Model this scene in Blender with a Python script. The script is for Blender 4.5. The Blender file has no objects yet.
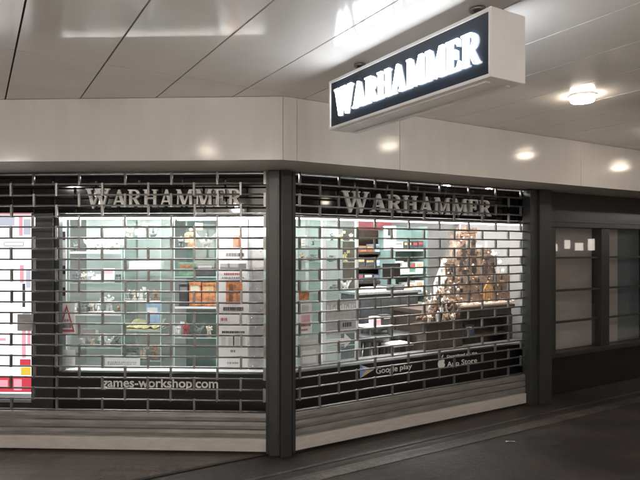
import bpy, bmesh, math, random
from mathutils import Vector, Matrix
random.seed(7)
rad = math.radians
scene = bpy.context.scene
COL = scene.collection
PI = math.pi

# ------------------------------------------------------------------ camera
EYE, FPX, CX, HY = 1.65, 575.0, 320.0, 247.6
cam = bpy.data.cameras.new('Camera')
cam_o = bpy.data.objects.new('Camera', cam)
COL.objects.link(cam_o)
cam_o.location = (0, 0, EYE)
cam_o.rotation_euler = (rad(90), 0, 0)
cam.sensor_fit = 'HORIZONTAL'
cam.sensor_width = 36
cam.lens = 36 * FPX / 640
cam.shift_y = 7.6 / 640
cam.clip_start = 0.05
cam.clip_end = 400
scene.camera = cam_o

# ------------------------------------------------------------------ frames: the two shop fronts meet at one corner
class Frame:
    def __init__(s, deg, p):
        a = rad(deg); s.a = a; s.p = p
        s.x = Vector((math.cos(a), math.sin(a), 0)); s.n = Vector((-math.sin(a), math.cos(a), 0))
L = Frame(-2.5, 4.585)
R = Frame(31.0, 4.078)
W = Frame(0.0, 0.0)
# corner where both shutter planes meet
_d = L.n.x * R.n.y - L.n.y * R.n.x
CORNER = Vector(((L.p * R.n.y - L.n.y * R.p) / _d, (L.n.x * R.p - L.p * R.n.x) / _d, 0))

def org(F): return Vector((0, 0, 0)) if F is W else CORNER
def world(F, x, d, z): return org(F) + F.x * x + F.n * d + Vector((0, 0, z))
def at(F, px, py, d):
    """local (x, z) on the plane d metres behind the shutter plane of front F, from a measured photo position"""
    kx = (px - CX) / FPX; kz = (HY - py) / FPX
    Y = (F.p + d) / (F.n.x * kx + F.n.y)
    P = Vector((kx * Y, Y, 0))
    return (P - CORNER).dot(F.x), EYE + kz * Y
def ax(F, px, d): return at(F, px, HY, d)[0]
def az(F, px, py, d): return at(F, px, py, d)[1]

# ------------------------------------------------------------------ materials
M = {}
def nodes(name):
    m = bpy.data.materials.new(name); m.use_nodes = True
    nt = m.node_tree; b = nt.nodes['Principled BSDF']
    M[name] = m
    return m, nt, b
def mat(name, col, rough=0.5, metal=0.0, spec=0.5, var=0.12, scale=6.0, bump=0.0, bscale=40.0, coat=0.0, rvar=0.0, stretch=None):
    m, nt, b = nodes(name)
    N, K = nt.nodes, nt.links
    tc = N.new('ShaderNodeTexCoord')
    src = tc.outputs['Object']
    if stretch:
        mp = N.new('ShaderNodeMapping'); mp.inputs['Scale'].default_value = stretch
        K.new(src, mp.inputs['Vector']); src = mp.outputs['Vector']
    no = N.new('ShaderNodeTexNoise'); no.inputs['Scale'].default_value = scale
    no.inputs['Detail'].default_value = 6; no.inputs['Roughness'].default_value = 0.6
    K.new(src, no.inputs['Vector'])
    cr = N.new('ShaderNodeValToRGB')
    cr.color_ramp.elements[0].position = 0.3; cr.color_ramp.elements[1].position = 0.7
    lo = [max(0, c * (1 - var)) for c in col]; hi = [min(1, c * (1 + var)) for c in col]
    cr.color_ramp.elements[0].color = (*lo, 1); cr.color_ramp.elements[1].color = (*hi, 1)
    K.new(no.outputs['Fac'], cr.inputs['Fac']); K.new(cr.outputs['Color'], b.inputs['Base Color'])
    b.inputs['Metallic'].default_value = metal
    b.inputs['Specular IOR Level'].default_value = spec
    b.inputs['Coat Weight'].default_value = coat
    b.inputs['Coat Roughness'].default_value = 0.08
    b.inputs['Roughness'].default_value = rough
    if rvar:
        mr = N.new('ShaderNodeMapRange')
        mr.inputs['To Min'].default_value = max(0.02, rough - rvar); mr.inputs['To Max'].default_value = rough + rvar
        K.new(no.outputs['Fac'], mr.inputs['Value']); K.new(mr.outputs['Result'], b.inputs['Roughness'])
    if bump:
        n2 = N.new('ShaderNodeTexNoise'); n2.inputs['Scale'].default_value = bscale; n2.inputs['Detail'].default_value = 4
        K.new(src, n2.inputs['Vector'])
        bp = N.new('ShaderNodeBump'); bp.inputs['Strength'].default_value = bump; bp.inputs['Distance'].default_value = 0.01
        K.new(n2.outputs['Fac'], bp.inputs['Height']); K.new(bp.outputs['Normal'], b.inputs['Normal'])
    return m
def emit(name, col, strength, base=(0.8, 0.8, 0.8)):
    m, nt, b = nodes(name)
    b.inputs['Base Color'].default_value = (*base, 1)
    b.inputs['Emission Color'].default_value = (*col, 1)
    b.inputs['Emission Strength'].default_value = strength
    return m
def glass(name, tint, ior=1.45, rough=0.02):
    m = bpy.data.materials.new(name); m.use_nodes = True; M[name] = m
    nt = m.node_tree; nt.nodes.clear(); N, K = nt.nodes, nt.links
    out = N.new('ShaderNodeOutputMaterial'); mix = N.new('ShaderNodeMixShader')
    t = N.new('ShaderNodeBsdfTransparent'); t.inputs['Color'].default_value = (*tint, 1)
    g = N.new('ShaderNodeBsdfGlossy'); g.inputs['Roughness'].default_value = rough
    f = N.new('ShaderNodeFresnel'); ge = N.new('ShaderNodeNewGeometry'); mr = N.new('ShaderNodeMapRange')
    mr.inputs['To Min'].default_value = ior; mr.inputs['To Max'].default_value = 1 / ior      # same reflection on both sides of the pane
    K.new(ge.outputs['Backfacing'], mr.inputs['Value']); K.new(mr.outputs['Result'], f.inputs['IOR'])
    K.new(f.outputs['Fac'], mix.inputs['Fac']); K.new(t.outputs['BSDF'], mix.inputs[1]); K.new(g.outputs['BSDF'], mix.inputs[2])
    K.new(mix.outputs['Shader'], out.inputs['Surface'])
    return m

mat('soffit', (0.82, 0.785, 0.755), 0.13, spec=0.30, var=0.06, scale=2.0, bump=0.02, bscale=3.0)
mat('joint', (0.05, 0.045, 0.04), 0.8)
mat('fascia', (0.615, 0.59, 0.565), 0.13, spec=0.4, var=0.045, scale=5.0, stretch=(1.5, 1.5, .25), bump=0.006, bscale=4.0)
mat('fascia_trim', (0.5, 0.46, 0.41), 0.4, var=0.06)
mat('dark_frame', (0.028, 0.030, 0.030), 0.38, var=0.2, scale=9, rvar=0.1)
mat('dark_pilaster', (0.024, 0.021, 0.0195), 0.42, var=0.25, scale=7, rvar=0.1)
mat('gloss_black', (0.010, 0.010, 0.011), 0.05, spec=0.6, var=0.2)
mat('black_film', (0.008, 0.008, 0.008), 0.35)
mat('steel', (0.24, 0.232, 0.225), 0.36, metal=0.8, var=0.25, scale=25, rvar=0.12)
mat('slat', (0.25, 0.238, 0.228), 0.45, metal=0.45, var=0.3, scale=4, stretch=(1, 1, 9), rvar=0.12, bump=0.05, bscale=14)
mat('bar_white', (0.44, 0.405, 0.375), 0.45, var=0.12, scale=7, stretch=(1, 1, 5))
mat('letter_metal', (0.84, 0.83, 0.81), 0.42, metal=0.1, var=0.1)
mat('letter_white', (0.80, 0.79, 0.77), 0.5, var=0.05)
mat('sign_case', (0.72, 0.70, 0.695), 0.35, var=0.05, scale=5)
mat('sign_face', (0.018, 0.027, 0.042), 0.22, var=0.1)
emit('sign_glow', (0.88, 0.94, 1.0), 2.4)
emit('lamp_glow', (1.0, 0.86, 0.68), 7.0)
emit('lamp_glow_fill', (1.0, 0.92, 0.85), 84.0)
emit('shop_tube', (0.98, 1.0, 0.985), 11.0)
emit('strip_glow', (0.96, 1.0, 0.985), 6.0)
emit('window_led', (1.0, 0.99, 0.98), 11.0)
emit('window_led_dim', (1.0, 0.97, 0.95), 2.2)
emit('spot_glow', (1.0, 0.84, 0.74), 150.0)
emit('panel_white', (0.96, 0.97, 1.0), 0.32)
emit('panel_red', (1.0, 0.10, 0.14), 0.09, (0.4, 0.02, 0.04))
emit('panel_pink', (1.0, 0.45, 0.55), 0.12, (0.7, 0.3, 0.35))
emit('panel_yellow', (1.0, 0.72, 0.10), 0.10, (0.7, 0.5, 0.05))
emit('panel_grey', (0.62, 0.66, 0.78), 0.12, (0.4, 0.42, 0.5))
emit('panel_dark', (0.10, 0.10, 0.14), 0.05, (0.05, 0.05, 0.06))
glass('window_glass', (0.97, 0.968, 0.965))
glass('cabinet_glass', (0.945, 0.975, 0.968))
mat('teal_mid', (0.20, 0.29, 0.275), 0.5)
mat('glass_edge', (0.46, 0.60, 0.575), 0.15, var=0.1)
mat('teal_panel', (0.40, 0.437, 0.425), 0.4, var=0.10, scale=2.5)
mat('teal_dark', (0.10, 0.15, 0.14), 0.5, var=0.3, scale=4)
mat('white_wall', (0.30, 0.292, 0.29), 0.6, var=0.05)
mat('shop_floor', (0.10, 0.105, 0.105), 0.35, var=0.2, scale=3)
mat('white_card', (0.80, 0.79, 0.80), 0.5, var=0.04)
mat('grey_card', (0.42, 0.42, 0.43), 0.6, var=0.2, scale=18)
mat('pale_grey', (0.55, 0.58, 0.58), 0.5, var=0.08)
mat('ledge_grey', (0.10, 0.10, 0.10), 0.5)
mat('ink', (0.03, 0.03, 0.035), 0.6)
mat('ink_grey', (0.22, 0.22, 0.24), 0.6)
mat('orange_print', (0.52, 0.21, 0.09), 0.5, var=0.75, scale=26)
mat('yellow_print', (0.60, 0.42, 0.20), 0.5, var=0.4, scale=24)
mat('gate_gold', (0.40, 0.24, 0.09), 0.5, var=0.4, scale=30)
mat('brown_print', (0.25, 0.10, 0.05), 0.5, var=0.6, scale=26)
mat('red_print', (0.42, 0.06, 0.07), 0.5, var=0.25, scale=14)
mat('pink_print', (0.78, 0.45, 0.50), 0.5, var=0.2, scale=14)
mat('dark_red', (0.13, 0.025, 0.03), 0.6, var=0.25)
mat('blue_box', (0.06, 0.10, 0.17), 0.4, var=0.5, scale=18)
mat('blue_pale', (0.35, 0.50, 0.68), 0.5, var=0.3, scale=18)
mat('dark_box', (0.05, 0.055, 0.06), 0.45, var=0.5, scale=18)
mat('cream_box', (0.62, 0.58, 0.46), 0.5, var=0.25, scale=18)
mat('green_box', (0.12, 0.22, 0.15), 0.5, var=0.5, scale=18)
mat('dark_wood', (0.055, 0.036, 0.026), 0.45, var=0.4, scale=5, stretch=(1, 8, 8))
mat('mid_wood', (0.11, 0.066, 0.042), 0.5, var=0.4, scale=5, stretch=(1, 8, 8))
mat('warm_wood', (0.26, 0.15, 0.085), 0.5, var=0.3, scale=5, stretch=(1, 8, 8))
mat('model_stone', (0.20, 0.145, 0.11), 0.75, var=0.6, scale=34, bump=0.6, bscale=60)
mat('model_dark', (0.16, 0.10, 0.065), 0.75, var=0.6, scale=30, bump=0.6, bscale=60)
mat('model_bone', (0.66, 0.58, 0.50), 0.65, var=0.35, scale=40)
mat('model_white', (0.78, 0.78, 0.78), 0.5, var=0.12, scale=40)
mat('model_terrain', (0.52, 0.47, 0.28), 0.8, var=0.4, scale=40)
mat('model_tan', (0.42, 0.29, 0.20), 0.7, var=0.4, scale=40)
mat('model_grey', (0.20, 0.22, 0.22), 0.6, var=0.4, scale=40)
def blind_mat(name, col):
    m = mat(name, col, 0.7, var=0.10, scale=2.2, stretch=(1, 1, 3)); nt = m.node_tree; N, K = nt.nodes, nt.links
    b = N['Principled BSDF']; t = N.new('ShaderNodeBsdfTranslucent'); mx = N.new('ShaderNodeMixShader'); mx.inputs['Fac'].default_value = 0.45
    K.new(b.inputs['Base Color'].links[0].from_socket, t.inputs['Color'])
    out = N['Material Output']; K.new(b.outputs['BSDF'], mx.inputs[1]); K.new(t.outputs['BSDF'], mx.inputs[2]); K.new(mx.outputs['Shader'], out.inputs['Surface'])
blind_mat('blind', (0.50, 0.47, 0.455))
blind_mat('blind_blue', (0.20, 0.23, 0.255))
emit('dim_tube', (1.0, 0.90, 0.90), 1.15)
emit('play_cyan', (0.35, 0.55, 0.9), 0.0, (0.30, 0.50, 0.85))
emit('play_mauve', (0.6, 0.5, 0.8), 0.0, (0.55, 0.52, 0.75))
mat('play_blue', (0.22, 0.33, 0.62), 0.5); mat('play_grey', (0.50, 0.50, 0.62), 0.5); mat('play_amber', (0.62, 0.45, 0.25), 0.5)

def ground_mat(name, base, speck, rough, joints=None, rot=0.0, width=0.6, height=0.4, mortar=(0.015, 0.013, 0.012)):
    m, nt, b = nodes(name); N, K = nt.nodes, nt.links
    tc = N.new('ShaderNodeTexCoord'); mp = N.new('ShaderNodeMapping')
    mp.inputs['Rotation'].default_value[2] = rot
    K.new(tc.outputs['Object'], mp.inputs['Vector']); v = mp.outputs['Vector']
    big = N.new('ShaderNodeTexNoise'); big.inputs['Scale'].default_value = 1.3; big.inputs['Detail'].default_value = 5
    fine = N.new('ShaderNodeTexNoise'); fine.inputs['Scale'].default_value = 55; fine.inputs['Detail'].default_value = 6; fine.inputs['Roughness'].default_value = 0.75
    mid = N.new('ShaderNodeTexNoise'); mid.inputs['Scale'].default_value = 20; mid.inputs['Detail'].default_value = 8; mid.inputs['Roughness'].default_value = 0.7
    for n_ in (big, fine, mid): K.new(v, n_.inputs['Vector'])
    cr = N.new('ShaderNodeValToRGB')
    cr.color_ramp.elements[0].position = 0.33; cr.color_ramp.elements[1].position = 0.72
    cr.color_ramp.elements[0].color = (*base, 1); cr.color_ramp.elements[1].color = (*speck, 1)
    add = N.new('ShaderNodeMath'); add.operation = 'MULTIPLY_ADD'; add.inputs[1].default_value = 0.4
    K.new(fine.outputs['Fac'], add.inputs[0])
    a2 = N.new('ShaderNodeMath'); a2.operation = 'MULTIPLY'; a2.inputs[1].default_value = 0.6
    K.new(mid.outputs['Fac'], a2.inputs[0]); K.new(a2.outputs[0], add.inputs[2])
    K.new(add.outputs[0], cr.inputs['Fac'])
    col = cr.outputs['Color']
    h = add.outputs[0]
    if joints:
        br = N.new('ShaderNodeTexBrick')
        br.inputs['Scale'].default_value = 1.0; br.inputs['Brick Width'].default_value = width; br.inputs['Row Height'].default_value = height
        br.inputs['Mortar Size'].default_value = joints; br.inputs['Mortar Smooth'].default_value = 0.4
        br.inputs['Color1'].default_value = (1, 1, 1, 1); br.inputs['Color2'].default_value = (0.72, 0.72, 0.74, 1)
        br.inputs['Mortar'].default_value = (0.3, 0.28, 0.26, 1)
        K.new(v, br.inputs['Vector'])
        mx = N.new('ShaderNodeMix'); mx.data_type = 'RGBA'; mx.blend_type = 'MULTIPLY'; mx.inputs['Factor'].default_value = 0.9
        K.new(col, mx.inputs['A']); K.new(br.outputs['Color'], mx.inputs['B']); col = mx.outputs['Result']
    vo = N.new('ShaderNodeTexVoronoi'); vo.inputs['Scale'].default_value = 2.3; vo.inputs['Randomness'].default_value = 1.0
    K.new(v, vo.inputs['Vector'])
    st = N.new('ShaderNodeMapRange'); st.inputs['From Min'].default_value = 0.05; st.inputs['From Max'].default_value = 0.075
    st.inputs['To Min'].default_value = 0.55; st.inputs['To Max'].default_value = 0.0
    K.new(vo.outputs['Distance'], st.inputs['Value'])
    m2 = N.new('ShaderNodeMix'); m2.data_type = 'RGBA'
    m2.inputs['B'].default_value = (*[min(1, c * 1.5) for c in speck], 1)
    K.new(st.outputs['Result'], m2.inputs['Factor']); K.new(col, m2.inputs['A']); col = m2.outputs['Result']
    sm = N.new('ShaderNodeMapRange'); sm.inputs['From Min'].default_value = 0.35; sm.inputs['From Max'].default_value = 0.65
    sm.inputs['To Min'].default_value = 0.55; sm.inputs['To Max'].default_value = 1.15
    K.new(big.outputs['Fac'], sm.inputs['Value'])
    m3 = N.new('ShaderNodeVectorMath'); m3.operation = 'SCALE'
    K.new(col, m3.inputs[0]); K.new(sm.outputs['Result'], m3.inputs['Scale']); col = m3.outputs['Vector']
    K.new(col, b.inputs['Base Color'])
    mr = N.new('ShaderNodeMapRange'); mr.inputs['From Min'].default_value = 0.3; mr.inputs['From Max'].default_value = 0.7
    mr.inputs['To Min'].default_value = rough - 0.16; mr.inputs['To Max'].default_value = rough + 0.14
    K.new(big.outputs['Fac'], mr.inputs['Value']); K.new(mr.outputs['Result'], b.inputs['Roughness'])
    bp = N.new('ShaderNodeBump'); bp.inputs['Strength'].default_value = 0.8; bp.inputs['Distance'].default_value = 0.006
    K.new(h, bp.inputs['Height']); K.new(bp.outputs['Normal'], b.inputs['Normal'])
    return m
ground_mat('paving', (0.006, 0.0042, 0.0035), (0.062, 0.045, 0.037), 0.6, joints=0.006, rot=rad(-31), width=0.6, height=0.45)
ground_mat('ground_pale', (0.012, 0.0095, 0.008), (0.165, 0.138, 0.118), 0.5, joints=0.003, rot=rad(-31), width=0.45, height=0.4)
ground_mat('paving_bounce', (0.46, 0.435, 0.40), (0.60, 0.575, 0.535), 0.6, joints=0.006, rot=rad(-31), width=0.6, height=0.6)
ground_mat('forecourt', (0.055, 0.042, 0.034), (0.13, 0.103, 0.085), 0.34, joints=0.006, rot=rad(2.5), width=0.9, height=0.11)

# ------------------------------------------------------------------ mesh helpers
class MB:
    def __init__(s): s.bm = bmesh.new(); s.mats = []
    def mi(s, m):
        if m is None: return 0
        if m not in s.mats: s.mats.append(m)
        return s.mats.index(m)
    def add(s, vs, fs, m=None, smooth=False):
        v = [s.bm.verts.new(p) for p in vs]
        i = s.mi(m)
        for f in fs:
            try:
                fc = s.bm.faces.new([v[k] for k in f]); fc.material_index = i; fc.smooth = smooth
            except ValueError: pass
        return s
    def box(s, x0, x1, y0, y1, z0, z1, m=None, bev=0.0):
        if x0 > x1: x0, x1 = x1, x0
        if y0 > y1: y0, y1 = y1, y0
        if z0 > z1: z0, z1 = z1, z0
        n0 = len(s.bm.faces)
        vs = [(x, y, z) for x in (x0, x1) for y in (y0, y1) for z in (z0, z1)]
        v = [s.bm.verts.new(p) for p in vs]; i = s.mi(m); fl = []
        for f in ((0, 1, 3, 2), (4, 6, 7, 5), (0, 4, 5, 1), (2, 3, 7, 6), (0, 2, 6, 4), (1, 5, 7, 3)):
            fc = s.bm.faces.new([v[k] for k in f]); fc.material_index = i; fl.append(fc)
        if bev:
            es = list({e for f in fl for e in f.edges})
            bmesh.ops.bevel(s.bm, geom=es, offset=bev, segments=2, profile=0.5, affect='EDGES')
        return s
    def cyl(s, p0, p1, r0, r1=None, seg=10, m=None, cap=True, smooth=True):
        r1 = r0 if r1 is None else r1
        p0, p1 = Vector(p0), Vector(p1); t = (p1 - p0).normalized()
        a = t.orthogonal().normalized(); b = t.cross(a)
        vs = []
        for p, r in ((p0, r0), (p1, r1)):
            for k in range(seg):
                an = 2 * PI * k / seg
                vs.append(p + a * (math.cos(an) * r) + b * (math.sin(an) * r))
        v = [s.bm.verts.new(p) for p in vs]; i = s.mi(m)
        for k in range(seg):
            f = s.bm.faces.new([v[k], v[(k + 1) % seg], v[seg + (k + 1) % seg], v[seg + k]]); f.smooth = smooth; f.material_index = i
        if cap:
            f = s.bm.faces.new(v[:seg][::-1]); f.material_index = i
            f = s.bm.faces.new(v[seg:]); f.material_index = i
        return s
    def ball(s, c, r, m=None, sc=(1, 1, 1), sub=1, jit=0.0):
        ret = bmesh.ops.create_icosphere(s.bm, subdivisions=sub, radius=1.0)
        i = s.mi(m); fs = set()
        for v in ret['verts']:
            k = 1 + random.uniform(-jit, jit)
            v.co = Vector((c[0] + v.co.x * r * sc[0] * k, c[1] + v.co.y * r * sc[1] * k, c[2] + v.co.z * r * sc[2] * k))
            fs.update(v.link_faces)
        for f in fs: f.material_index = i; f.smooth = jit == 0
        return s
    def prism(s, pts, y0, y1, m=None):
        """polygon in x-z, pushed from y0 to y1"""
        n = len(pts)
        v = [s.bm.verts.new((p[0], y0, p[1])) for p in pts] + [s.bm.verts.new((p[0], y1, p[1])) for p in pts]
        i = s.mi(m)
        fl = [s.bm.faces.new(v[:n]), s.bm.faces.new(v[n:][::-1])]
        for k in range(n): fl.append(s.bm.faces.new([v[k], v[n + k], v[n + (k + 1) % n], v[(k + 1) % n]]))
        for f in fl: f.material_index = i
        return s
    def slab(s, pts, z0, z1, m=None):
        """polygon in x-y, pushed from z0 to z1"""
        n = len(pts)
        v = [s.bm.verts.new((p[0], p[1], z0)) for p in pts] + [s.bm.verts.new((p[0], p[1], z1)) for p in pts]
        i = s.mi(m)
        fl = [s.bm.faces.new(v[:n]), s.bm.faces.new(v[n:][::-1])]
        for k in range(n): fl.append(s.bm.faces.new([v[k], v[n + k], v[n + (k + 1) % n], v[(k + 1) % n]]))
        for f in fl: f.material_index = i
        return s
    def build(s, name, m=None, parent=None, F=None, loc=None, label=None):
        bmesh.ops.recalc_face_normals(s.bm, faces=s.bm.faces[:])
        me = bpy.data.meshes.new(name); s.bm.to_mesh(me); s.bm.free()
        for q in ([M[k] for k in s.mats] if s.mats else [M[m]]): me.materials.append(q)
        o = bpy.data.objects.new(name, me); COL.objects.link(o)
        if parent is not None: o.parent = parent
        if F is not None:
            o.location = world(F, *loc); o.rotation_euler = (0, 0, F.a)
        elif loc is not None: o.location = loc
        if label: o['label'] = label
        return o

def tag(o, label=None, cat=None, group=None, kind=None):
    if label: o['label'] = label
    if cat: o['category'] = cat
    if group: o['group'] = group
    if kind: o['kind'] = kind
    return o
def thing(name, label, cat, F=W, loc=(0, 0, 0), group=None, rz=0.0):
    o = bpy.data.objects.new(name, None); o.empty_display_size = 0.1; COL.objects.link(o)
    o.location = world(F, *loc); o.rotation_euler = (0, 0, F.a + rz)
    return tag(o, label, cat, group)
def struct(name, mb, m): return tag(mb.build(name, m), kind='structure')
def copy_tree(o, parent=None):
    c = o.copy(); COL.objects.link(c)
    if parent is not None: c.parent = parent
    for ch in list(o.children): copy_tree(ch, c)
    return c

# ------------------------------------------------------------------ lettering
S0 = [(0, .05), (.09, .08)]
GLYPH = {
 'H': (.95, [[(0,0),(.36,0),(.36,.05),(.27,.08),(.27,.46),(.68,.46),(.68,.08),(.59,.05),(.59,0),(.95,0),(.95,.05),(.86,.08),(.86,.92),(.95,.95),(.95,1),(.59,1),(.59,.95),(.68,.92),(.68,.56),(.27,.56),(.27,.92),(.36,.95),(.36,1),(0,1),(0,.95),(.09,.92),(.09,.08),(0,.05)]]),
 'E': (.78, [[(0,0),(.72,0),(.77,.27),(.72,.27),(.62,.08),(.27,.08),(.27,.47),(.48,.47),(.52,.36),(.57,.36),(.57,.66),(.52,.66),(.48,.56),(.27,.56),(.27,.92),(.58,.92),(.66,.75),(.71,.75),(.69,1),(0,1),(0,.95),(.09,.92),(.09,.08),(0,.05)]]),
 'R': (.92, [[(0,0),(.36,0),(.36,.05),(.27,.08),(.27,.46),(.36,.46),(.66,0),(.92,0),(.92,.05),(.84,.08),(.56,.48),(.68,.53),(.76,.62),(.79,.73),(.76,.85),(.68,.94),(.55,.99),(.45,1),(0,1),(0,.95),(.09,.92),(.09,.08),(0,.05)],
             [(.27,.92),(.42,.92),(.53,.88),(.59,.80),(.59,.70),(.54,.60),(.44,.54),(.27,.54)]]),
 'A': (1.0, [[(0,0),(.32,0),(.32,.05),(.22,.08),(.29,.28),(.62,.28),(.69,.08),(.60,.05),(.60,0),(1,0),(1,.05),(.91,.08),(.57,1),(.45,1),(.11,.08),(0,.05)],
             [(.33,.37),(.455,.72),(.585,.37)]]),
 'M': (1.19, [[(0,0),(.30,0),(.30,.05),(.20,.08),(.22,.72),(.5,0),(.58,0),(.90,.74),(.92,.08),(.83,.05),(.83,0),(1.19,0),(1.19,.05),(1.10,.08),(1.07,.92),(1.15,.95),(1.15,1),(.90,1),(.60,.33),(.33,1),(.05,1),(.05,.95),(.13,.92),(.10,.08),(0,.05)]]),
 'W': (1.40, [[(0,1),(0,.95),(.08,.92),(.38,0),(.46,0),(.70,.62),(.94,0),(1.02,0),(1.32,.92),(1.40,.95),(1.40,1),(1.10,1),(1.10,.95),(1.20,.92),(1.02,.30),(.84,.92),(.92,.95),(.92,1),(.52,1),(.52,.95),(.60,.92),(.63,.84),(.47,.30),(.28,.92),(.38,.95),(.38,1)]]),
}
def outline_mesh(loops, depth, sx, sz, bev=0.0):
    cu = bpy.data.curves.new('outline', 'CURVE'); cu.dimensions = '2D'; cu.fill_mode = 'BOTH'; cu.extrude = depth / 2; cu.bevel_depth = bev
    for lp in loops:
        sp = cu.splines.new('POLY'); sp.points.add(len(lp) - 1); sp.use_cyclic_u = True
        for q, (x, y) in zip(sp.points, lp): q.co = (x * sx, y * sz, 0, 1)
    return curve_mesh(cu)
def curve_mesh(cu):
    ob = bpy.data.objects.new('outline', cu); COL.objects.link(ob)
    bpy.context.view_layer.update()
    dg = bpy.context.evaluated_depsgraph_get()
    me = bpy.data.meshes.new_from_object(ob.evaluated_get(dg))
    bpy.data.objects.remove(ob); bpy.data.curves.remove(cu)
    me.transform(Matrix.Rotation(PI / 2, 4, 'X'))        # stand it up: x right, z up, faces -y
    return me
def mesh_part(name, me, m, parent, loc=(0, 0, 0), rz=0.0, label=None):
    me.name = name; me.materials.clear(); me.materials.append(M[m])
    o = bpy.data.objects.new(name, me); COL.objects.link(o)
    o.parent = parent; o.location = loc; o.rotation_euler = (0, 0, rz)
    if label: o['label'] = label
    return o
WORD = 'WARHAMMER'
def serif_word(parent, x0, x1, z0, h, depth, y, m, rz=0.0, big=1.16, drop=0.09, flip=False):
    """nine serif capitals, the first one larger, filling x0..x1 on the face y"""
    gap = .10
    tot = sum(GLYPH[c][0] * (big if i == 0 else 1) for i, c in enumerate(WORD)) + gap * 8
    k = (x1 - x0) / tot; x = x0
    for i, c in enumerate(WORD):
        s = big if i == 0 else 1
        me = outline_mesh(GLYPH[c][1], depth, k * s, h * s)
        mesh_part('letter', me, m, parent, ((-x if flip else x), y, z0 - (drop * h if i == 0 else 0)), rz)
        x += (GLYPH[c][0] * s + gap) * k
def sans_text(txt, size, depth, width=None, spacing=1.0, bold=0.0):
    cu = bpy.data.curves.new('t', 'FONT'); cu.body = txt; cu.size = size; cu.extrude = depth / 2; cu.space_character = spacing; cu.offset = bold
    cu.resolution_u = 3
    me = curve_mesh(cu)
    if width:
        xs = [v.co.x for v in me.vertices]; a, b = min(xs), max(xs)
        for v in me.vertices: v.co.x = (v.co.x - a) / (b - a) * width
    return me

# ------------------------------------------------------------------ dimensions shared by the two fronts
CEIL, FAS_B = 2.69, 2.252
HEAD_B, BAND_T, BAND_B = 1.943, 0.596, 0.295
DG = 0.22                                   # window glass behind the shutter plane
R_END = ax(R, 530, 0)                       # right end of the right shutter
L_END = -3.3
FR_L, FR_R = -0.655, -0.573                 # fascia planes
RW = -0.575 / 1                             # unused guard

# ------------------------------------------------------------------ ground
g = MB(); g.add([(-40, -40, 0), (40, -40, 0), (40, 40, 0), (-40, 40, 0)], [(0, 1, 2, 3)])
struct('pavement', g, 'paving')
# forecourt tiles in the angle in front of the left shutter
wl = lambda x, d: tuple(world(L, x, d, 0))[:2]
wr = lambda x, d: tuple(world(R, x, d, 0))[:2]
a0, a1 = wr(-0.12, .095), wr(-7.0, .095)
f0, f1 = wl(-7.6, 0.12), wl(-0.16, 0.12)
g = MB(); g.add([(*a0, .004), (*f1, .004), (*f0, .004), (*a1, .004)], [(0, 1, 2, 3)])
struct('forecourt', g, 'forecourt')
g = MB()
q = [wr(-.15, .055), wr(-7.0, .055), wr(-7.0, .095), wr(-.15, .095)]
g.add([(*p, .008) for p in q], [(0, 1, 2, 3)])
struct('drain_channel', g, 'black_film')
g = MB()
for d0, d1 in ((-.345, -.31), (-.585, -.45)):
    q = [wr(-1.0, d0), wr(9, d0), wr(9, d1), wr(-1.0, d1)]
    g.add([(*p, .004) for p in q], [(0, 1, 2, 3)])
struct('pale_strip', g, 'ground_pale')  # paler strips parallel to the right-hand front
# unseen pale slabs, added to bounce lamp light up onto the ceiling
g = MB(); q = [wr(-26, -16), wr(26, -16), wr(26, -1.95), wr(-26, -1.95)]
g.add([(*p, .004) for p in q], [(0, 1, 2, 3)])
struct('bounce_paving', g, 'paving_bounce')

# a scrap of paper on the pavement
sx = (510 - CX) / FPX * 4.88
mb = MB(); mb.add([(-.04, -.006, .002), (.0, -.009, .008), (.045, -.004, .003), (.04, .008, .006), (.0, .007, .004), (-.035, .007, .008)], [(0, 1, 4, 5), (1, 2, 3, 4)])
mb.add([(-.04, -.006, .001), (.0, -.009, .007), (.045, -.004, .002), (.04, .008, .005), (.0, .007, .003), (-.035, .007, .007)], [(0, 5, 4, 1), (1, 4, 3, 2)])
tag(mb.build('paper_scrap', 'grey_card', None, W, (sx, 4.88, .001)), 'small pale scrap of paper lying on the dark pavement', 'litter')

# ------------------------------------------------------------------ canopy
can = thing('canopy', 'wide glossy off-white canopy of long ceiling panels and a cream fascia over both shop fronts', 'canopy', W, (0, 0, CEIL))
s_off = (CORNER).dot(R.x)
sf = MB()
def r_local(s, p): return Vector((s, p, 0))
# panels run square to the right-hand shop front
def add_panels(mb):
    for k in range(-24, 26):
        x0 = .185 + .447 * k - s_off; x1 = x0 + .447
        for (y0, y1) in ((-10.6, -7.14), (-7.13, -3.66), (-3.65, -.655), (-.649, 2.6)):
            lo, hi = Vector(wr(x0, y0)), Vector(wr(x1, y1))
            c4 = [wr(x0 + .0045, y0), wr(x1 - .0045, y0), wr(x1 - .0045, y1), wr(x0 + .0045, y1)]
            mb.slab(c4, 0, .02)
add_panels(sf)
sf.build('soffit', 'soffit', can)
bk = MB(); bk.slab([wr(-11, -10.6), wr(9.5, -10.6), wr(9.5, 2.6), wr(-11, 2.6)], .024, .30)
bk.build('canopy_deck', 'joint', can)
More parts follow.
